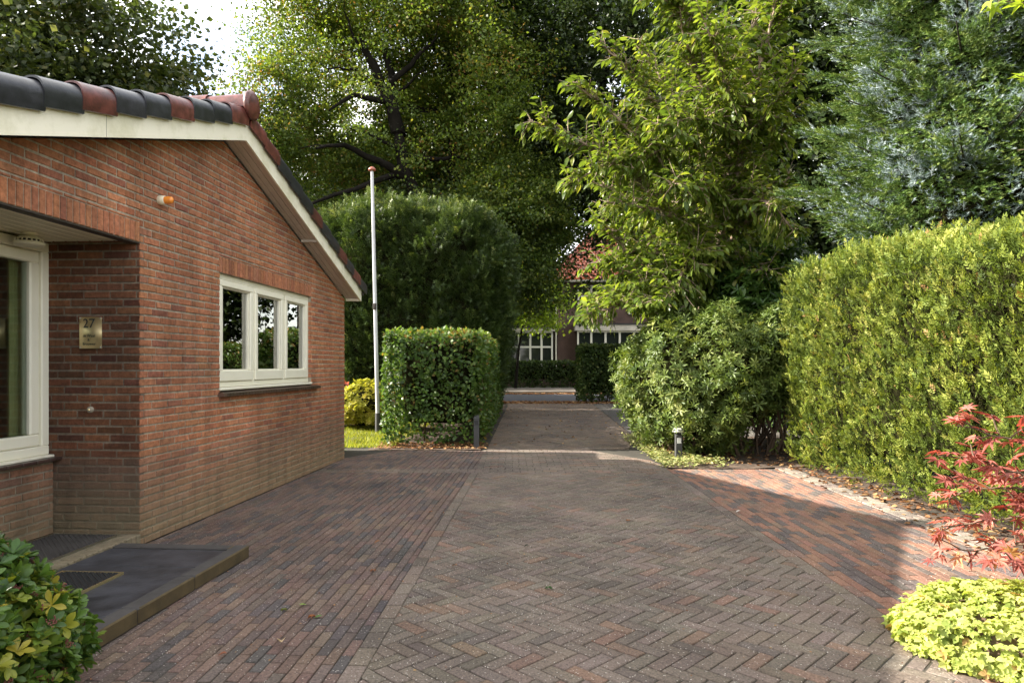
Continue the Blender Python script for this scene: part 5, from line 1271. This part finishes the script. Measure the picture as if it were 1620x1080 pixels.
# ---- bright young tree whose branch tips enter at the top right
lm = []; bt = (4.45, 4.6, 0)
lm.append(([bt, (4.45, 4.6, 2.), (4.4, 4.6, 3.2), (4.3, 4.7, 4.6)], .05, .02, 0, 0)); AB([(4.4, 4.6, 3.3), (3.95, 4.8, 3.9), (3.50, 4.9, 4.02)], .012, 1.1, .22); AB([(4.4, 4.6, 3.0), (4.0, 4.8, 3.4), (3.66, 4.95, 3.5)], .010, .8, .18)
AB([(4.42, 4.6, 3.), (4.1, 4.8, 3.5), (3.85, 5.0, 3.75)], .012, .7, .3); AB([(4.42, 4.6, 2.8), (4.2, 5.1, 3.0), (4.0, 5.4, 3.1)], .010, .6, .25); AB([(4.4, 4.6, 3.3), (4.0, 4.8, 4.), (3.72, 4.9, 4.1)], .010, .8, .3)
AB([(4.42, 4.6, 2.6), (4.25, 5.0, 2.75), (4.05, 5.2, 2.7)], .010, .5, .2)
twiggy('sweetgum_sapling', 'bright green sapling reaching over the hedge at the top right corner', 'tree', bt, lm, 'brightleaf', 'twig', t_lobed(5, .35, 230, .04, .6), .12, 142, step=.14, per=4, droop=.5)

# ------------------------------------------------------------------ the brick house across the road
FH = thing('brick_house', 'dark brick house with an orange-red tiled roof and white bays across the road', 'house', (8., 47., 0))
mb = MB(); mb.box((-4.9, 0, 0), (8, 9, 7.1), (.12, .075, .06), bev=.01); mb.box((-9.0, .8, 0), (-4.95, 8, 6.2), (.12, .075, .06), bev=.01)
mb.build('wall', M['farpaint'], FH)
def hip(mb, x0, x1, y0, y1, z0, z1, ins, c):
    """hipped roof as courses of pantiles"""
    rowsn = 26
    for side in range(4):
        for r in range(rowsn):
            f0, f1 = r / rowsn, (r + 1) / rowsn
            def cr(f): return (x0 + ins * f, x1 - ins * f, y0 + (y1 - y0) * .5 * f, y1 - (y1 - y0) * .5 * f, z0 + (z1 - z0) * f)
            A, B = cr(f0), cr(f1)
            P = {0: [(A[0], A[2]), (A[1], A[2]), (B[1], B[2]), (B[0], B[2])], 1: [(A[1], A[2]), (A[1], A[3]), (B[1], B[3]), (B[1], B[2])], 2: [(A[1], A[3]), (A[0], A[3]), (B[0], B[3]), (B[1], B[3])], 3: [(A[0], A[3]), (A[0], A[2]), (B[0], B[2]), (B[0], B[3])]}[side]
            n = 44 if side in (0, 2) else 30
            for k in range(n):
                u0, u1 = k / n, (k + 1) / n; um = (u0 + u1) / 2
                def pt(u, top): a, b = (P[3], P[2]) if top else (P[0], P[1]); return (a[0] + (b[0] - a[0]) * u, a[1] + (b[1] - a[1]) * u)
                zz0, zz1 = A[4] + .07, B[4]
                mb.add([(*pt(u0, 0), zz0), (*pt(um, 0), zz0 + .09), (*pt(u1, 0), zz0), (*pt(u1, 1), zz1), (*pt(um, 1), zz1 + .09), (*pt(u0, 1), zz1), (*pt(u0, 0), zz0 - .07), (*pt(u1, 0), zz0 - .07)], [(0, 1, 4, 5), (1, 2, 3, 4), (6, 7, 2, 1, 0)], vary(c, .25), random.random())
mb = MB(); hip(mb, -5.5, 8.6, -.6, 9.6, 7.25, 12.6, 4.5, (.42, .11, .05)); rf = mb.build('roof', M['tile'], FH)
mb = MB(); mb.box((-5.55, -.66, 7.08), (8.6, -.5, 7.24), (.4, .37, .3)); mb.box((-5.6, -.5, 7.08), (-5.45, 9.6, 7.24), (.4, .37, .3)); mb.build('gutter', M['farpaint'], FH)
mb = MB(); mb.tube([(-4.98, -.12, .2), (-4.98, -.12, 7.1)], .055, 8); mb.build('downpipe', M['white'], FH)
def fwin(x0, x1, z0, z1, nx, nz_, y=-.08):
    mb = MB()
    def put(u, v, h): return (u, y - h, v)
    frame_rect(mb, put, x0, x1, z0, z1, .12, -.06, .06, None, .01)
    for i in range(1, nx): q = x0 + (x1 - x0) * i / nx; mb.box((q - .07, y - .05, z0 + .12), (q + .07, y + .05, z1 - .12))
    for j in range(1, nz_): q = z0 + (z1 - z0) * (.62 if nz_ == 2 else j / nz_); mb.box((x0 + .12, y - .045, q - .06), (x1 - .12, y + .045, q + .06))
    f = mb.build('window', M['frame_white'], FH)
    mb = MB(); mb.box((x0 + .1, y + .01, z0 + .1), (x1 - .1, y + .03, z1 - .1)); mb.build('pane', M['darkglass'], f)
m_, nt_, b_ = new_mat('far_glass'); b_.inputs['Base Color'].default_value = (.02, .025, .02, 1); b_.inputs['Roughness'].default_value = .05; M['darkglass'] = m_
def bay(x0, x1, z0, z1, ztop, d=.9, nx=4):
    mb = MB(); mb.box((x0, -d, 0), (x1, .0, z0), (.11, .07, .055)); mb.build('bay', M['farpaint'], FH); mb = MB(); mb.box((x0 - .15, -d - .15, z1), (x1 + .15, .0, ztop), (.62, .58, .5)); mb.box((x0 - .2, -d - .2, ztop), (x1 + .2, 0, ztop + .1), (.05, .05, .05)); mb.build('bay_roof', M['farpaint'], FH)
    fwin(x0, x1, z0, z1, nx, 2, -d + .06)
bay(-3.6, 1.2, 1.0, 3.75, 4.15, nx=5)
bay(-8.3, -5.2, .9, 3.75, 3.95, .3, nx=4)
fwin(-3.5, -1.6, 4.9, 6.9, 2, 2); fwin(0, 2, 4.9, 6.9, 2, 2); fwin(-7.9, -6., 4.6, 5.9, 2, 1, .7)
